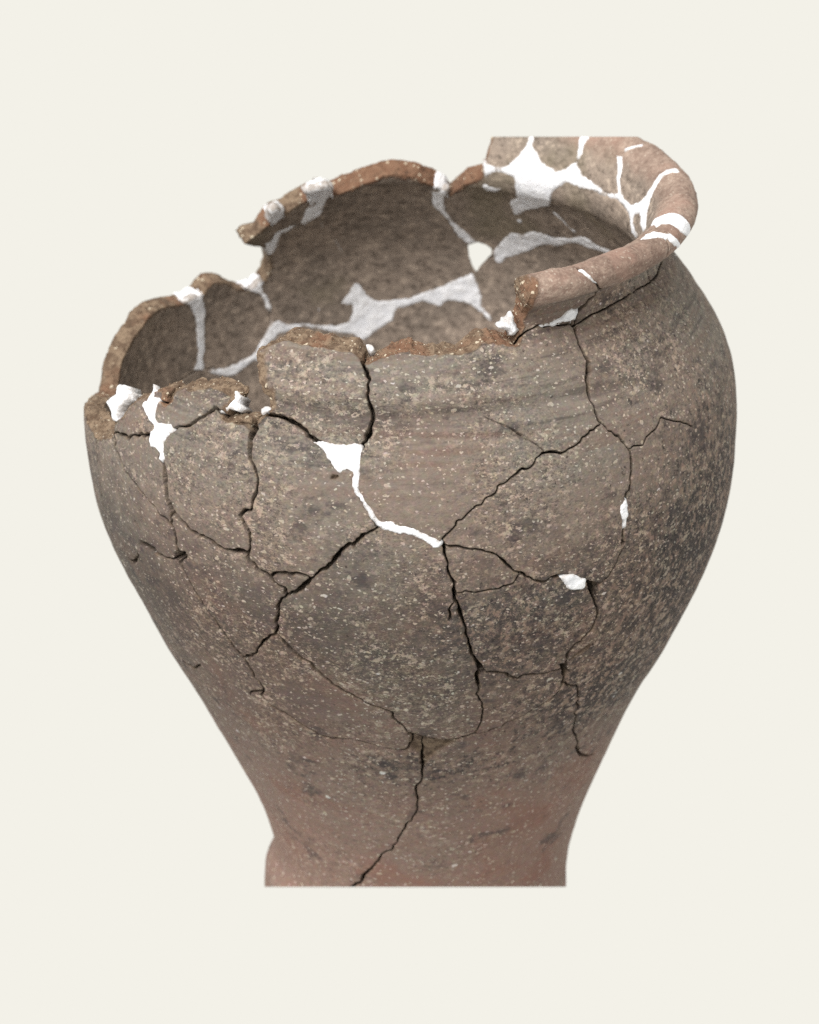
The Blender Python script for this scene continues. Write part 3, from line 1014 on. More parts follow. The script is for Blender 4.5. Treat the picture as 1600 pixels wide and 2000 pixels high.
    # the lip: rubbed, pinkish
    lp = B.ramp(B.math('ADD', hgt, B.math('MULTIPLY_ADD', n2, 0.03, -0.015)), 0.945, 0.975)
    lcol = B.mix(B.ramp(n3, 0.38, 0.66), (0.225, 0.160, 0.132), (0.345, 0.268, 0.225))
    lcol = B.mix(B.math('MULTIPLY', B.ramp(n4, 0.52, 0.64), 0.6), lcol, (0.43, 0.36, 0.30))
    lcol = B.mix(1.0, lcol, B.mix(B.ramp(B.noise(P, 28, 4, 0.65), 0.40, 0.62), (0.72, 0.66, 0.64), (1.04, 1.0, 0.98)), 'MULTIPLY')
    lcol = B.mix(B.math('MULTIPLY', B.ramp(n4, 0.46, 0.36), 0.5), lcol, (0.14, 0.10, 0.082))
    lcol = B.mix(B.math('MULTIPLY', B.ramp(n2, 0.48, 0.66), 0.6), lcol, (0.29, 0.175, 0.14))
    lgr, _ = specks(B, PW, 520, 0.08, 0.4, 0.4)
    lcol = B.mix(B.math('MULTIPLY', lgr, 0.6), lcol, (0.46, 0.40, 0.34))
    skin = B.mix(B.math('MULTIPLY', lp, 0.85), skin, lcol)
    # broken faces: brown to straw coarse body with orange veins and grit
    f1 = B.noise(P, 26, 3, 0.6)
    f2 = B.noise(P, 420, 4, 0.7)
    fcol = B.mix(B.ramp(n3, 0.40, 0.60), (0.135, 0.092, 0.062), (0.262, 0.195, 0.135))
    f1 = B.math('MULTIPLY_ADD', B.attr('orange'), 0.22, f1)
    fcol = B.mix(B.math('MULTIPLY', B.ramp(f1, 0.60, 0.72), 0.6), fcol, (0.230, 0.112, 0.066))
    fcol = B.mix(B.math('MULTIPLY', B.ramp(f2, 0.48, 0.34), 0.8), fcol, (0.085, 0.052, 0.034))
    fg, _ = specks(B, PW, 440, 0.1, 0.45, 0.22)
    fcol = B.mix(1.0, fcol, (0.82, 0.80, 0.80), 'MULTIPLY')
    fcol = B.mix(B.math('MULTIPLY', fg, 0.8), fcol, (0.56, 0.49, 0.38))
    col = B.mix(frac, skin, fcol)
    # earth left in the cracks, blackened to stand for their deep shade
    col = B.mix(B.math('MULTIPLY', dirt_shade, 0.9), col, B.mix(B.ramp(n3, 0.4, 0.65), (0.012, 0.009, 0.007), (0.050, 0.036, 0.022)))
    # relief
    h = B.math('MULTIPLY_ADD', n4, 0.6, B.math('MULTIPLY', n3, 0.8))
    h = B.math('ADD', h, B.math('MULTIPLY', f2, B.math('MULTIPLY', frac, 3.5)))
    bmp = B.n('ShaderNodeBump')
    bmp.inputs['Strength'].default_value = 0.6
    bmp.inputs['Distance'].default_value = 0.0008
    B.link(h, bmp.inputs['Height'])
    bs = B.n('ShaderNodeBsdfPrincipled')
    B.link(col, bs.inputs['Base Color'])
    bs.inputs['Roughness'].default_value = 0.82
    bs.inputs['Specular IOR Level'].default_value = 0.25
    B.link(bmp.outputs[0], bs.inputs['Normal'])
    out = B.n('ShaderNodeOutputMaterial')
    B.link(bs.outputs[0], out.inputs[0])
    return m


def plaster_material():
    m, nt = new_mat('white_plaster')
    B = NB(nt)
    P = B.n('ShaderNodeTexCoord').outputs['Object']
    n1 = B.noise(P, 180, 4, 0.6)
    n2 = B.noise(P, 900, 3, 0.6)
    col = B.mix(B.ramp(n1, 0.35, 0.65), (0.70, 0.715, 0.765), (0.82, 0.83, 0.87))
    gr, _ = specks(B, P, 500, 0.05, 0.25, 0.12)
    col = B.mix(B.math('MULTIPLY', gr, 0.5), col, (0.50, 0.46, 0.42))
    thin = B.attr('thin')
    dirt_shade = B.ramp(B.math('ADD', B.noise(P, 320, 4, 0.65), B.math('MULTIPLY', thin, 0.22)), 0.58, 0.80)
    col = B.mix(B.math('MULTIPLY', dirt_shade, 0.65), col, (0.40, 0.37, 0.35))
    sm = B.math('MULTIPLY', B.ramp(B.math('ADD', B.noise(B.mapping(P, (1, 1, 1), (3, 3, 3)), 240, 4, 0.7), B.math('MULTIPLY_ADD', thin, 0.34, -0.17)), 0.52, 0.66), B.attr('smear'))
    col = B.mix(B.math('MULTIPLY', sm, 0.75), col, (0.26, 0.22, 0.19))
    h = B.math('MULTIPLY_ADD', n2, 0.5, n1)
    bmp = B.n('ShaderNodeBump')
    bmp.inputs['Strength'].default_value = 0.8
    bmp.inputs['Distance'].default_value = 0.0012
    B.link(h, bmp.inputs['Height'])
    bs = B.n('ShaderNodeBsdfPrincipled')
    B.link(col, bs.inputs['Base Color'])
    bs.inputs['Roughness'].default_value = 0.9
    bs.inputs['Specular IOR Level'].default_value = 0.2
    B.link(bmp.outputs[0], bs.inputs['Normal'])
    out = B.n('ShaderNodeOutputMaterial')
    B.link(bs.outputs[0], out.inputs[0])
    return m


CLAY = clay_material()
PLASTER = plaster_material()

# ------------------------------------------------------------------ the urn and its sherds
urn = bpy.data.objects.new('broken_urn', None)
SC.collection.objects.link(urn)
urn.empty_display_size = 0.05
urn['label'] = 'broken brown ceramic urn, cracked sherds rejoined with white plaster, part of its rim missing'
urn['category'] = 'urn'


def soot_at(P):
    """where the firing blackened the clay: the right shoulder and belly, a band over the waist"""
    th = np.degrees(np.arctan2(P[:, 0], -P[:, 1]))
    z = P[:, 2]
    a = 1.15 * np.exp(-((th - 66) / 28) ** 2 - ((z - 30) / 330) ** 2)
    b = 1.0 * np.exp(-((th - 45) / 24) ** 2 - ((z + 190) / 150) ** 2)
    c = 0.5 * np.exp(-((th - 20) / 30) ** 2 - ((z + 330) / 70) ** 2) + 0.4 * np.exp(-((th + 5) / 14) ** 2 - ((z + 345) / 60) ** 2)
    d = 0.6 * np.exp(-((th - 22) / 24) ** 2 - ((z - 20) / 190) ** 2)
    e = 0.75 * np.exp(-((th - 88) / 20) ** 2 - ((z - 170) / 240) ** 2)
    return np.clip(np.maximum.reduce([a, b, c, d, e]), 0, 1)


def orange_at(P):
    """where the broken body fired orange"""
    th = np.degrees(np.arctan2(P[:, 0], -P[:, 1]))
    z = P[:, 2]
    nz = 14 * vnoise(P, 40, 61)
    t2 = th + nz
    o = np.where(z > 430, sstep(138, 160, np.abs(t2)), 0.0)
    o = np.maximum(o, np.where(z > 470, 0.62 * sstep(-30, -14, t2) * sstep(50, 30, t2), 0.0))
    o = np.maximum(o, 0.35 * sstep(-140, -128, t2) * sstep(-92, -102, t2))
    return o


def link_mesh(name, V, F, attrs, mat, parent, cut=(), sharp=None):
    V = np.asarray(V, float) * UN
    V = V + np.array([0, 0, ZB * UN])
    me = bpy.data.meshes.new(name)
    me.from_pydata(V.tolist(), [], [tuple(f) for f in F])
    for k, a in attrs.items():
        at = me.attributes.new(k, 'FLOAT', 'POINT')
        at.data.foreach_set('value', np.asarray(a, np.float32))
    me.materials.append(mat)
    me.polygons.foreach_set('use_smooth', np.ones(len(me.polygons), bool))
    for row, keep_up in cut:
        plane_cut(me, row, keep_up)
    me.update()
    ob = bpy.data.objects.new(name, me)
    SC.collection.objects.link(ob)
    ob.parent = parent
    return ob


def plane_cut(me, row, keep_up):
    """trim by the plane that holds the image row (the picture ends there)"""
    n = UP * DIST - FW * (1000 - row)
    n = n / np.linalg.norm(n)
    c = (CAM + np.array([0, 0, ZB])) * UN
    bm = bmesh.new()
    bm.from_mesh(me)
    no = Vector(n) if keep_up else -Vector(n)
    res = bmesh.ops.bisect_plane(bm, geom=bm.verts[:] + bm.edges[:] + bm.faces[:], dist=1e-7, plane_co=Vector(c), plane_no=no, clear_inner=True)
    ed = [e for e in res['geom_cut'] if isinstance(e, bmesh.types.BMEdge) and e.is_boundary]
    if ed:
        bmesh.ops.triangle_fill(bm, edges=ed, use_beauty=True)
    bm.to_mesh(me)
    bm.free()


def row_of(P):
    d = P - CAM[None]
    return 1000 - DIST * (d @ UP) / (d @ FW)


def dist_free_seg(t0, v0):
    return kd_f.find(tv3(np.array([t0]), np.array([v0]))[0])[2]


sherd_objs = []
WALL_PTS = []
# stretches of the broken top behind that are buttered over with plaster: image x range, y range of the inner border
CAPS = [(361, 398, 560, 610), (602, 652, 360, 402), (529, 556, 405, 445), (478, 516, 545, 575), (846, 876, 350, 395)]
CAPV = [[] for _ in CAPS]
CAPF = [[] for _ in CAPS]


def px_proj(P):
    d = P - CAM[None]
    f = d @ FW
    return 800 + DIST * d[:, 0] / f, 1000 - DIST * (d @ UP) / f


for ri, k in enumerate(REG):
    tris = TRI[lab == k]
    ids = np.unique(tris)
    remap = np.full(NV, -1)
    remap[ids] = np.arange(len(ids))
    n = len(ids)
    # each piece sits a trifle high, low or tilted, as glued pieces do
    rr = random.Random(100 + ri)
    big = len(ids) > 12000 or UV[ids].max() > VMAX - 2
    off = 0 if big else rr.uniform(-0.9, 1.3)
    tx, tz = (0, 0) if big else (rr.uniform(-.012, .012), rr.uniform(-.012, .012))
    nz, nr = prof_n(np.clip(UV[ids], 0, VMAX - 6))
    tw = off + tx * (UT[ids] - UT[ids].mean()) * 500 + tz * (UV[ids] - UV[ids].mean())
    tw = np.clip(tw, -1.2, 1.2) * (1 - sstep(VMAX - 200, VMAX - 120, UV[ids]))
    shift = np.stack([nr * np.sin(UT[ids]), -nr * np.cos(UT[ids]), nz], 1) * tw[:, None]
    Vo = VO3[ids] + shift
    Vi = VI3[ids] + shift
    top = at_top[ids]
    Vi[top] = Vo[top]
    # ring of edges round the piece
    cnt = {}
    for t in tris:
        for a, b in ((t[0], t[1]), (t[1], t[2]), (t[2], t[0])):
            cnt[(a, b)] = 1
    ring = [(a, b) for (a, b) in cnt if (b, a) not in cnt]
    verts = [Vo, Vi]
    inner_idx = np.where(top, np.arange(n), np.arange(n) + n)
    # orientation: make outside faces point outwards
    t0 = remap[tris[len(tris) // 2]]
    faces = []
    p = Vo[t0]
    nrm = np.cross(p[1] - p[0], p[2] - p[0])
    mid = p.mean(0)
    flip = np.dot(nrm, np.array([mid[0], mid[1], 0])) < 0
    fo = remap[tris]
    fi = inner_idx[remap[tris]]
    if flip:
        fo = fo[:, ::-1]
    else:
        fi = fi[:, ::-1]
    faces += fo.tolist() + fi.tolist()
    a_inner = [np.zeros(n), np.ones(n)]
    a_frac = [frac_o[ids], frac_i[ids]]
    a_dirt_shade = [dirt_shade_o[ids], np.zeros(n)]
    a_h = [UV[ids] / VMAX, UV[ids] / VMAX]
    # side walls
    base = 2 * n
    wv, wf_, wh = [], [], []
    colv = {}
    K = 7
    bids = np.unique(np.array(ring).ravel())
    isfree = df[bids] < 3.5
    for b, fr in zip(bids, isfree):
        i = remap[b]
        if top[i]:
            continue
        Pa, Pb = Vo[i], Vi[i]
        kk = K if fr else 2
        if fr or True:
            ts = np.linspace(0, 1, K)
            pts = Pa[None] + (Pb - Pa)[None] * ts[:, None]
            colv[b] = base + len(wv)
            wv += list(pts)
            wf_ += [1.0] * K
            wh += [UV[b] / VMAX] * K
    if wv:
        wv = np.array(wv)
        frw = np.repeat(isfree[[not top[remap[b]] for b in bids]], K).astype(float)
        mid = np.tile(np.sin(np.linspace(0, math.pi, K)) ** 0.7, len(wv) // K)
        nn = 4.2 * vnoise(wv, 12, 41) + 3.0 * vnoise(wv, 5.5, 42) + 1.6 * vnoise(wv, 2.8, 43)
        up = 2.6 * vnoise(wv, 13, 44)
        lift = (nn + 1.5) * mid * frw
        wv = wv + np.stack([0 * lift, 0 * lift, lift], 1) + np.stack([up * mid * frw * 0.5, 0 * lift, 0 * lift], 1)
        tdeg = np.degrees(np.arctan2(wv[:, 0], -wv[:, 1]))
        WALL_PTS.append(wv[(frw > 0) & (tdeg > -100) & (tdeg < 45)])
        ends = np.tile(np.isin(np.arange(K), (0, K - 1)), len(wv) // K)
        wa_f = np.ones(len(wv))
        wa_i = np.tile(np.linspace(0, 1, K), len(wv) // K)
        for a, b in ring:
            if a in colv and b in colv and min(Vi[remap[a]][1], Vi[remap[b]][1]) > 100:
                ca, cb = colv[a] - base, colv[b] - base
                if frw[ca] and frw[cb]:
                    qx, qy = px_proj(np.stack([Vi[remap[a]], Vi[remap[b]]]))
                    for ci_, (x0, x1, y0, y1) in enumerate(CAPS):
                        if x0 < qx[0] < x1 and y0 < qy[0] < y1 and x0 < qx[1] < x1 and y0 < qy[1] < y1:
                            i0 = len(CAPV[ci_])
                            edge = min(qx.mean() - x0, x1 - qx.mean())
                            up_ = 2.2 if edge > 4 else -0.5
                            for c_ in (ca, cb):
                                CAPV[ci_] += [wv[c_ + q] + np.array([0, -0.6, up_]) for q in range(K)]
                            for q in range(K - 1):
                                f_ = (i0 + q, i0 + K + q, i0 + K + q + 1, i0 + q + 1)
                                CAPF[ci_].append(f_ if flip else f_[::-1])
            if a in colv and b in colv:
                ca, cb = colv[a], colv[b]
                for q in range(K - 1):
                    if flip:
                        faces.append((ca + q, cb + q, cb + q + 1, ca + q + 1))
                    else:
                        faces.append((cb + q, ca + q, ca + q + 1, cb + q + 1))
            elif a in colv or b in colv:
                c0 = colv[a] if a in colv else colv[b]
                tpt = remap[b] if a in colv else remap[a]
                for q in range(K - 1):
                    faces.append((c0 + q, tpt, c0 + q + 1))
        verts.append(wv)
        a_inner.append(wa_i)
        a_frac.append(wa_f)
        a_dirt_shade.append(np.where(frw > 0, 0.0, 1.0))
        a_h.append(np.array(wh))
    VV_ = np.vstack(verts)
    rows_ = row_of(VV_)
    cut = []
    if rows_.max() > 1732:
        cut.append((1732, True))
    if rows_.min() < 267:
        cut.append((267, False))
    rim = UV[ids].max() > VMAX - 2
    name = 'body_wall' if UV[ids].min() < 50 else ('rim_sherd' if rim else 'sherd')
    ob = link_mesh(name, VV_, faces, {'inner': np.concatenate(a_inner), 'frac': np.concatenate(a_frac), 'dirt_shade': np.concatenate(a_dirt_shade), 'hgt': np.concatenate(a_h), 'soot': soot_at(VV_), 'orange': orange_at(VV_)}, CLAY, urn, cut)
    sherd_objs.append((ob, math.degrees(UT[ids].mean()), UV[ids].mean(), n))
    print(name, ob.name, n, round(math.degrees(UT[ids].mean())), round(UV[ids].mean()))
print('sherds', round(time.time() - T0, 1))

# ------------------------------------------------------------------ white plaster fills (front: seen outside, back: on the inner wall)
FILLS = [
    # name, mode, crop, outline, proud height
    ('f', 'A', [(205, 340), (290, 270), (300, 205), (345, 195), (352, 250), (385, 262), (378, 310), (330, 360), (302, 410), (288, 495), (265, 480), (248, 410), (215, 352)], 2.0),
    ('f', 'A', [(590, 200), (615, 240), (610, 290), (655, 295), (640, 340), (620, 400), (615, 470), (640, 500), (690, 505), (740, 508), (752, 560), (700, 620), (682, 680), (677, 740), (692, 790), (660, 808), (630, 795),
                (650, 750), (620, 710), (570, 690), (558, 640), (570, 600), (572, 560), (600, 530), (560, 490), (530, 430), (508, 380), (515, 335), (550, 320), (560, 290), (578, 265)], 2.2),
    ('f', 'A', [(1218, 240), (1248, 270), (1232, 310), (1262, 360), (1290, 375), (1240, 392), (1190, 392), (1150, 412), (1115, 415), (1118, 350), (1160, 310), (1190, 288)], 2.0),
    ('f', 'A', [(1425, 385), (1470, 360), (1494, 385), (1462, 412), (1440, 438)], 1.5),
    ('f', 'B', [(640, 1062), (690, 1046), (740, 1052), (790, 1058), (860, 1074), (920, 1068), (980, 1052), (1032, 1078), (1032, 1160), (1022, 1250), (1012, 1330), (1002, 1390), (1032, 1460), (1082, 1540), (1120, 1596),
                (1160, 1650), (1190, 1672), (1250, 1655), (1300, 1688), (1390, 1708), (1455, 1720), (1520, 1760), (1590, 1790), (1610, 1800), (1664, 1842), (1658, 1880), (1580, 1888), (1530, 1842), (1450, 1800), (1350, 1775),
                (1280, 1765), (1210, 1755), (1150, 1710), (1100, 1660), (1050, 1580), (1000, 1500), (945, 1420), (945, 1370), (962, 1310), (910, 1268), (862, 1312), (825, 1292), (770, 1200), (718, 1122), (690, 1092)], 3.0),
    ('f', 'H', [(60, 910), (110, 888), (160, 876), (220, 898), (270, 930), (266, 965), (240, 1002), (180, 1022), (130, 1017), (90, 972)], 3.0),
    ('f', 'H', [(570, 288), (592, 310), (586, 370), (602, 410), (582, 450), (582, 525), (545, 532), (550, 490), (525, 450), (508, 400), (524, 330), (550, 298)], 2.5),
    ('f', 'B', [(1058, 288), (1085, 292), (1112, 310), (1092, 338), (1072, 318)], 1.5),
    ('f', 'C', [(695, 352), (740, 322), (785, 292), (808, 280), (816, 310), (826, 350), (855, 376), (822, 414), (790, 414), (778, 372), (740, 372), (710, 362)], 4.0),
    ('f', 'C', [(1020, 348), (1100, 308), (1170, 268), (1240, 218), (1322, 196), (1304, 250), (1294, 290), (1262, 312), (1222, 324), (1140, 340)], 3.0),
    # over the lip
    ('l', 'Q', [(676, 810), (700, 770), (740, 735), (790, 712), (850, 702), (920, 716), (970, 755), (1002, 820), (992, 866), (966, 905), (930, 872), (880, 822), (830, 796), (770, 800), (720, 826)], 1.6),
    ('l', 'Q', [(590, 922), (640, 872), (700, 848), (780, 856), (840, 858), (900, 908), (937, 960), (922, 1012), (880, 1052), (838, 1062), (868, 1012), (864, 972), (820, 922), (760, 902), (700, 902), (640, 916)], 1.6),
    ('l', 'Q', [(100, 1148), (150, 1126), (182, 1158), (222, 1188), (272, 1256), (228, 1242), (188, 1212), (148, 1182)], 1.4),
    # inner wall
    ('b', 'L', [(722, 368), (800, 318), (862, 318), (872, 350), (892, 430), (882, 500), (880, 600), (887, 720), (872, 800), (885, 900), (775, 905), (808, 830), (820, 740), (810, 640), (805, 540), (790, 460), (758, 400)], 1.6),
    ('b', 'L', [(860, 900), (940, 884), (1040, 868), (1120, 843), (1180, 808), (1260, 770), (1300, 790), (1260, 835), (1180, 882), (1130, 940), (1050, 950), (940, 930)], 1.6),
    ('b', 'X', [(484, 706), (515, 660), (531, 628), (545, 622), (562, 630), (592, 632), (592, 650), (562, 650), (545, 655), (530, 672), (505, 706)], 1.4),
    ('b', 'L', [(1195, 256), (1260, 260), (1306, 200), (1332, 200), (1346, 270), (1392, 330), (1412, 400), (1402, 442), (1370, 442), (1350, 370), (1310, 310), (1258, 288)], 1.6),
    ('b', 'M', [(618, 308), (700, 282), (800, 255), (848, 282), (836, 310), (790, 370), (770, 440), (742, 490), (680, 520), (620, 556), (576, 548), (600, 480), (630, 420), (650, 350)], 1.6),
    ('b', 'M', [(580, 548), (500, 602), (442, 622), (422, 680), (402, 740), (372, 787), (330, 792), (318, 752), (298, 710), (350, 680), (380, 620), (440, 588), (500, 562), (560, 540)], 1.4),
    ('b', 'M', [(350, 452), (400, 428), (462, 446), (457, 490), (412, 522), (380, 557), (338, 532), (345, 480)], 2.5),
    ('b', 'M', [(735, 490), (750, 500), (760, 550), (785, 588), (765, 592), (740, 560)], 0.8),
    ('b', 'M', [(840, 655), (880, 680), (905, 730), (935, 765), (905, 775), (870, 720)], 0.7),
    ('b', 'M', [(650, 1262), (700, 1218), (755, 1185), (752, 1240), (700, 1272)], 0.9),
    ('b', 'M', [(650, 1100), (680, 1075), (695, 1110), (665, 1140)], 0.6),
    ('b', 'M', [(880, 1162), (950, 1090), (1000, 1010), (1030, 992), (1070, 1040), (1120, 1090), (1150, 1130), (1200, 1146), (1340, 1130), (1450, 1120), (1540, 1085), (1600, 1060), (1680, 1033), (1800, 978), (1870, 958), (1925, 926),
                (1952, 960), (1982, 1030), (2006, 1100), (2012, 1190), (2042, 1230), (2082, 1270), (2094, 1330), (2060, 1312), (2000, 1250), (1920, 1190), (1860, 1160), (1800, 1158), (1740, 1148), (1680, 1200), (1610, 1180), (1540, 1160),
                (1480, 1180), (1420, 1200), (1350, 1212), (1330, 1260), (1312, 1310), (1240, 1350), (1180, 1390), (1100, 1460), (1040, 1460), (1000, 1420), (850, 1400), (700, 1372), (570, 1345), (590, 1312), (740, 1336), (860, 1330),
                (962, 1310), (987, 1230), (980, 1192), (905, 1182)], 1.8),
    ('b', 'N', [(545, 282), (600, 300), (660, 285), (695, 290), (702, 310), (672, 370), (692, 450), (732, 520), (802, 570), (862, 620), (942, 690), (862, 712), (800, 662), (750, 602), (708, 532), (650, 472), (590, 422), (568, 360), (575, 320)], 1.4),
    ('b', 'O', [(98, 290), (200, 330), (300, 320), (370, 240), (430, 170), (448, 95), (505, 95), (490, 180), (530, 240), (560, 290), (620, 340), (670, 366), (740, 350), (790, 308), (820, 308), (850, 350), (880, 410), (960, 460), (1020, 500),
                (1060, 545), (1150, 543), (1160, 590), (1080, 592), (1030, 582), (960, 542), (880, 532), (800, 502), (740, 486), (680, 512), (640, 562), (632, 642), (580, 652), (500, 672), (430, 692), (390, 717), (330, 712), (308, 652),
                (300, 602), (358, 572), (340, 512), (335, 440), (262, 400), (180, 398), (135, 428), (112, 440), (100, 380)], 1.8),
    ('b', 'O', [(75, 470), (110, 455), (180, 502), (240, 502), (338, 478), (345, 520), (270, 512), (200, 540), (100, 532)], 1.0),
    ('b', 'O', [(848, 95), (945, 95), (892, 170), (872, 250), (856, 292), (820, 292), (824, 220), (838, 150)], 1.4),
    ('b', 'Q', [(408, 242), (470, 258), (472, 340), (452, 440), (452, 520), (482, 580), (540, 632), (600, 612), (650, 560), (690, 490), (740, 410), (800, 362), (880, 348), (940, 362), (985, 400), (920, 392), (850, 392), (800, 412), (762, 450),
                (712, 530), (682, 600), (662, 680), (652, 760), (650, 830), (620, 862), (600, 822), (600, 750), (590, 722), (560, 722), (547, 760), (562, 830), (600, 892), (570, 912), (540, 872), (524, 790), (508, 720), (468, 660), (420, 602),
                (345, 592), (345, 545), (425, 540), (415, 440), (425, 340)], 1.4),
    ('b', 'Q', [(462, 245), (480, 198), (560, 178), (640, 166), (625, 196), (530, 212), (492, 234)], 1.2),
    ('b', 'O', [(168, 1000), (230, 920), (310, 848), (400, 870), (470, 838), (540, 848), (620, 880), (700, 890), (780, 890), (860, 878), (920, 900), (980, 950), (1060, 980), (1135, 1022), (1090, 1037), (1000, 1002), (920, 982), (850, 942),
                (760, 947), (700, 972), (620, 957), (540, 962), (470, 1002), (380, 1032), (280, 1062), (230, 1107), (188, 1092)], 1.4),
    ('b', 'O', [(625, 675), (670, 695), (722, 745), (772, 805), (845, 856), (815, 865), (760, 820), (705, 765), (650, 715)], 0.7),
    ('b', 'O', [(340, 735), (400, 745), (420, 790), (370, 780)], 0.6),
]
PIECES = 0
for fi, (mode, crop, pts, proud) in enumerate(FILLS):
    if fi in (0, 2, 3, 7):
        proud = -2.5
    P = px_of(crop, pts)
    # densify in the picture first so that curved surfaces are followed
    Q = []
    for i in range(len(P)):
        a, b = P[i], P[(i + 1) % len(P)]
        m = max(1, int(np.hypot(*(b - a)) / 6))
        Q += [a + (b - a) * t / m for t in range(m)]
    Q = np.array(Q)
    th, s = trace(Q, mode == 'b')
    if mode == 'b':
        s = np.maximum(s, VMAX - 6)
    elif mode == 'f':
        s = np.minimum(s, VMAX)
    th = np.unwrap(th)
    if mode == 'b' and th.mean() < -math.pi:
        th = th + 2 * math.pi
    vv = np.where(s > VMAX, 2 * VMAX - s, s)
    rloc = float(prof_s(np.array([np.median(s)]))[1][0])
    x, y = th * rloc, s
    # ragged outline
    n0 = len(x)
    x2, y2 = np.append(x, x[0]), np.append(y, y[0])
    L = np.concatenate([[0], np.cumsum(np.hypot(np.diff(x2), np.diff(y2)))])
    n = max(16, int(L[-1] / 2.6))
    t = np.linspace(0, L[-1], n, endpoint=False)
    X, Y = np.interp(t, L, x2), np.interp(t, L, y2)
    gx, gy = np.roll(X, -1) - np.roll(X, 1), np.roll(Y, -1) - np.roll(Y, 1)
    g = np.hypot(gx, gy) + 1e-9
    q3 = np.stack([X, Y, np.full(n, fi * 50.0)], 1)
    amp = 2.2 if mode == 'f' else 1.3
    jj = amp * (vnoise(q3, 9, 81) + 0.8 * vnoise(q3, 4, 82)) + (0.8 if mode != 'b' else 1.5)
    area2 = np.sum(X * np.roll(Y, -1) - np.roll(X, -1) * Y)
    sg = 1 if area2 > 0 else -1
    X, Y = X + sg * gy / g * jj, Y - sg * gx / g * jj
    h = 3.2 if mode != 'b' else 4.0
    gxs, gys = np.meshgrid(np.arange(X.min(), X.max(), h), np.arange(Y.min(), Y.max(), h))
    gxs, gys = gxs.ravel() + RNG.uniform(-.6, .6, gxs.size), gys.ravel() + RNG.uniform(-.6, .6, gys.size)
    k = in_poly(gxs, gys, X, Y)
    gxs, gys = gxs[k], gys[k]
    if len(gxs):
        k = poly_dist(gxs, gys, X, Y) > 1.2
        gxs, gys = gxs[k], gys[k]
    ax, ay = np.concatenate([X, gxs]), np.concatenate([Y, gys])
    cov = [Vector((a, b)) for a, b in zip(ax.tolist(), ay.tolist())]
    rv, _, rf, _, _, _ = delaunay_2d_cdt(cov, [], [list(range(n))], 1, 1e-4)
    wx = np.array([p[0] for p in rv])
    wy = np.array([p[1] for p in rv])
    F = np.array(rf, int)
    if not len(F):
        continue
    cx_, cy_ = wx[F].mean(1), wy[F].mean(1)
    F = F[in_poly(cx_, cy_, X, Y)]
    if not len(F):
        continue
    used = np.unique(F)
    rm = np.full(len(wx), -1)
    rm[used] = np.arange(len(used))
    F, wx, wy = rm[F], wx[used], wy[used]
    d = poly_dist(wx, wy, X, Y)
    q3 = np.stack([wx, wy, np.full(len(wx), fi * 77.0)], 1)
    e0 = min(-3.0, proud - 3.0)
    hh = e0 + (proud - e0) * sstep(0, 5.5, d) + (0.8 * vnoise(q3, 12, 83) + 0.5 * vnoise(q3, 5, 84)) * sstep(0, 4, d)
    TH = wx / rloc
    Vt = surf(TH, wy, hh)
    Vb = surf(TH, wy, -42.0 if mode == 'f' and fi in (0, 2, 3, 7) else -16.0)
    m = len(wx)
    p = Vt[F[0]]
    nz, nr = prof_n(wy[F[0][:1]])
    on = np.array([nr[0] * math.sin(TH[F[0][0]]), -nr[0] * math.cos(TH[F[0][0]]), nz[0]])
    if np.dot(np.cross(p[1] - p[0], p[2] - p[0]), on) < 0:
        F = F[:, ::-1]
    faces = F.tolist() + (F[:, ::-1] + m).tolist()
    cnt = {}
    for tr in F.tolist():
        for a, b in ((tr[0], tr[1]), (tr[1], tr[2]), (tr[2], tr[0])):
            cnt[(a, b)] = 1
    for (a, b) in cnt:
        if (b, a) not in cnt:
            faces.append((b, a, a + m, b + m))
    VV_ = np.vstack([Vt, Vb])
    rows_ = row_of(VV_)
    cut = [(267, False)] if rows_.min() < 267 else []
    thin = 1 - sstep(2, 9, np.concatenate([d, d]))
    ob = link_mesh('plaster_fill', VV_, faces, {'thin': thin, 'smear': np.full(len(VV_), 1.0 if mode == 'b' else 0.25)}, PLASTER, urn, cut)

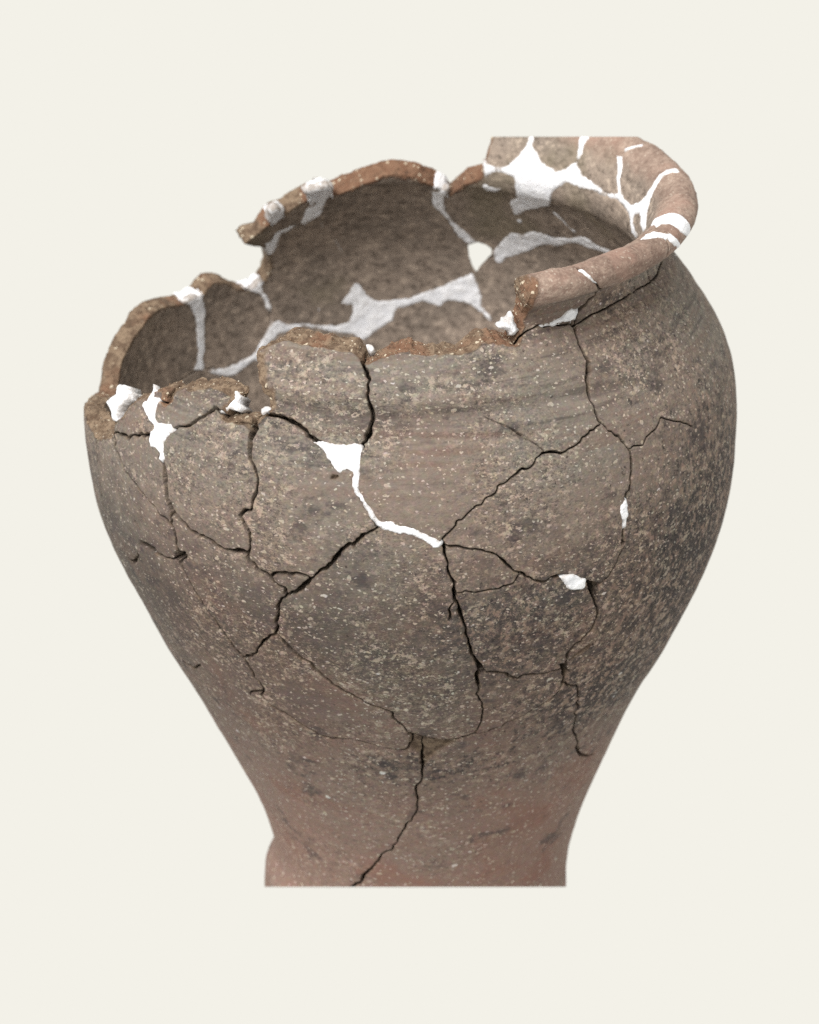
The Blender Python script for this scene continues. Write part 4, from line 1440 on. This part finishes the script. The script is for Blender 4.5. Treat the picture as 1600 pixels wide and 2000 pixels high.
# the same plaster spread over the broken top of the wall behind
for cv, cf in zip(CAPV, CAPF):
    if not cv:
        continue
    cv = np.array(cv)
    key = {}
    idx = []
    out = []
    for p_ in np.round(cv, 1):                      # weld the shared columns
        k_ = (p_[0], p_[1])
        t_ = (round(p_[0], 1), round(p_[1], 1), round(p_[2] / 3.0))
        if t_ not in key:
            key[t_] = len(out)
            out.append(p_)
        idx.append(key[t_])
    out = np.array(out)
    fs = [tuple(idx[i] for i in f) for f in cf]
    fs = [f for f in fs if len(set(f)) == 4]
    m = len(out)
    jit = np.stack([0 * out[:, 0], 0 * out[:, 0], 1.2 * vnoise(out, 9, 91)], 1)
    allv = np.vstack([out + jit, out - np.array([0, 0, 7.0])])
    ff = fs + [tuple(i + m for i in f[::-1]) for f in fs]
    cnt = {}
    for f in fs:
        for a, b in zip(f, f[1:] + f[:1]):
            cnt[(a, b)] = 1
    for (a, b) in cnt:
        if (b, a) not in cnt:
            ff.append((b, a, a + m, b + m))
    link_mesh('plaster_fill', allv, ff, {'thin': np.zeros(2 * m), 'smear': np.zeros(2 * m)}, PLASTER, urn)

# ------------------------------------------------------------------ loose grit standing out of the broken faces
gm, gnt = new_mat('fracture_grit')
GB = NB(gnt)
gt = GB.attr('tone')
gc = GB.mix(GB.ramp(gt, 0.0, 0.5), (0.20, 0.12, 0.07), (0.25, 0.19, 0.13))
gc = GB.mix(GB.ramp(gt, 0.85, 1.0), gc, (0.62, 0.56, 0.47))
gb = GB.n('ShaderNodeBsdfPrincipled')
GB.link(gc, gb.inputs['Base Color'])
gb.inputs['Roughness'].default_value = 0.8
go = GB.n('ShaderNodeOutputMaterial')
GB.link(gb.outputs[0], go.inputs[0])
WP = np.vstack(WALL_PTS)
sel = RNG.choice(len(WP), min(1300, len(WP)), replace=False)
gv, gf, gtone = [], [], []
OCT = np.array([(1, 0, 0), (-1, 0, 0), (0, 1, 0), (0, -1, 0), (0, 0, 1), (0, 0, -1)], float)
OF = [(0, 2, 4), (2, 1, 4), (1, 3, 4), (3, 0, 4), (2, 0, 5), (1, 2, 5), (3, 1, 5), (0, 3, 5)]
for q in sel:
    rad = 0.7 + 1.5 * RNG.random() ** 2.2
    o = OCT * (rad * RNG.uniform(0.6, 1.25, (6, 1))) + RNG.normal(0, 0.18 * rad, (6, 3))
    o = o @ np.linalg.qr(RNG.normal(size=(3, 3)))[0].T
    b0 = len(gv)
    gv += list(o + WP[q] + np.array([0, 0, 0.3]))
    gf += [(a + b0, b + b0, c + b0) for a, b, c in OF]
    gtone += [RNG.random()] * 6
grit = link_mesh('fracture_grit', np.array(gv), gf, {'tone': gtone}, gm, urn)
grit['kind'] = 'stuff'
print('all', round(time.time() - T0, 1), sum(len(o.data.polygons) for o in SC.objects if o.type == 'MESH'))
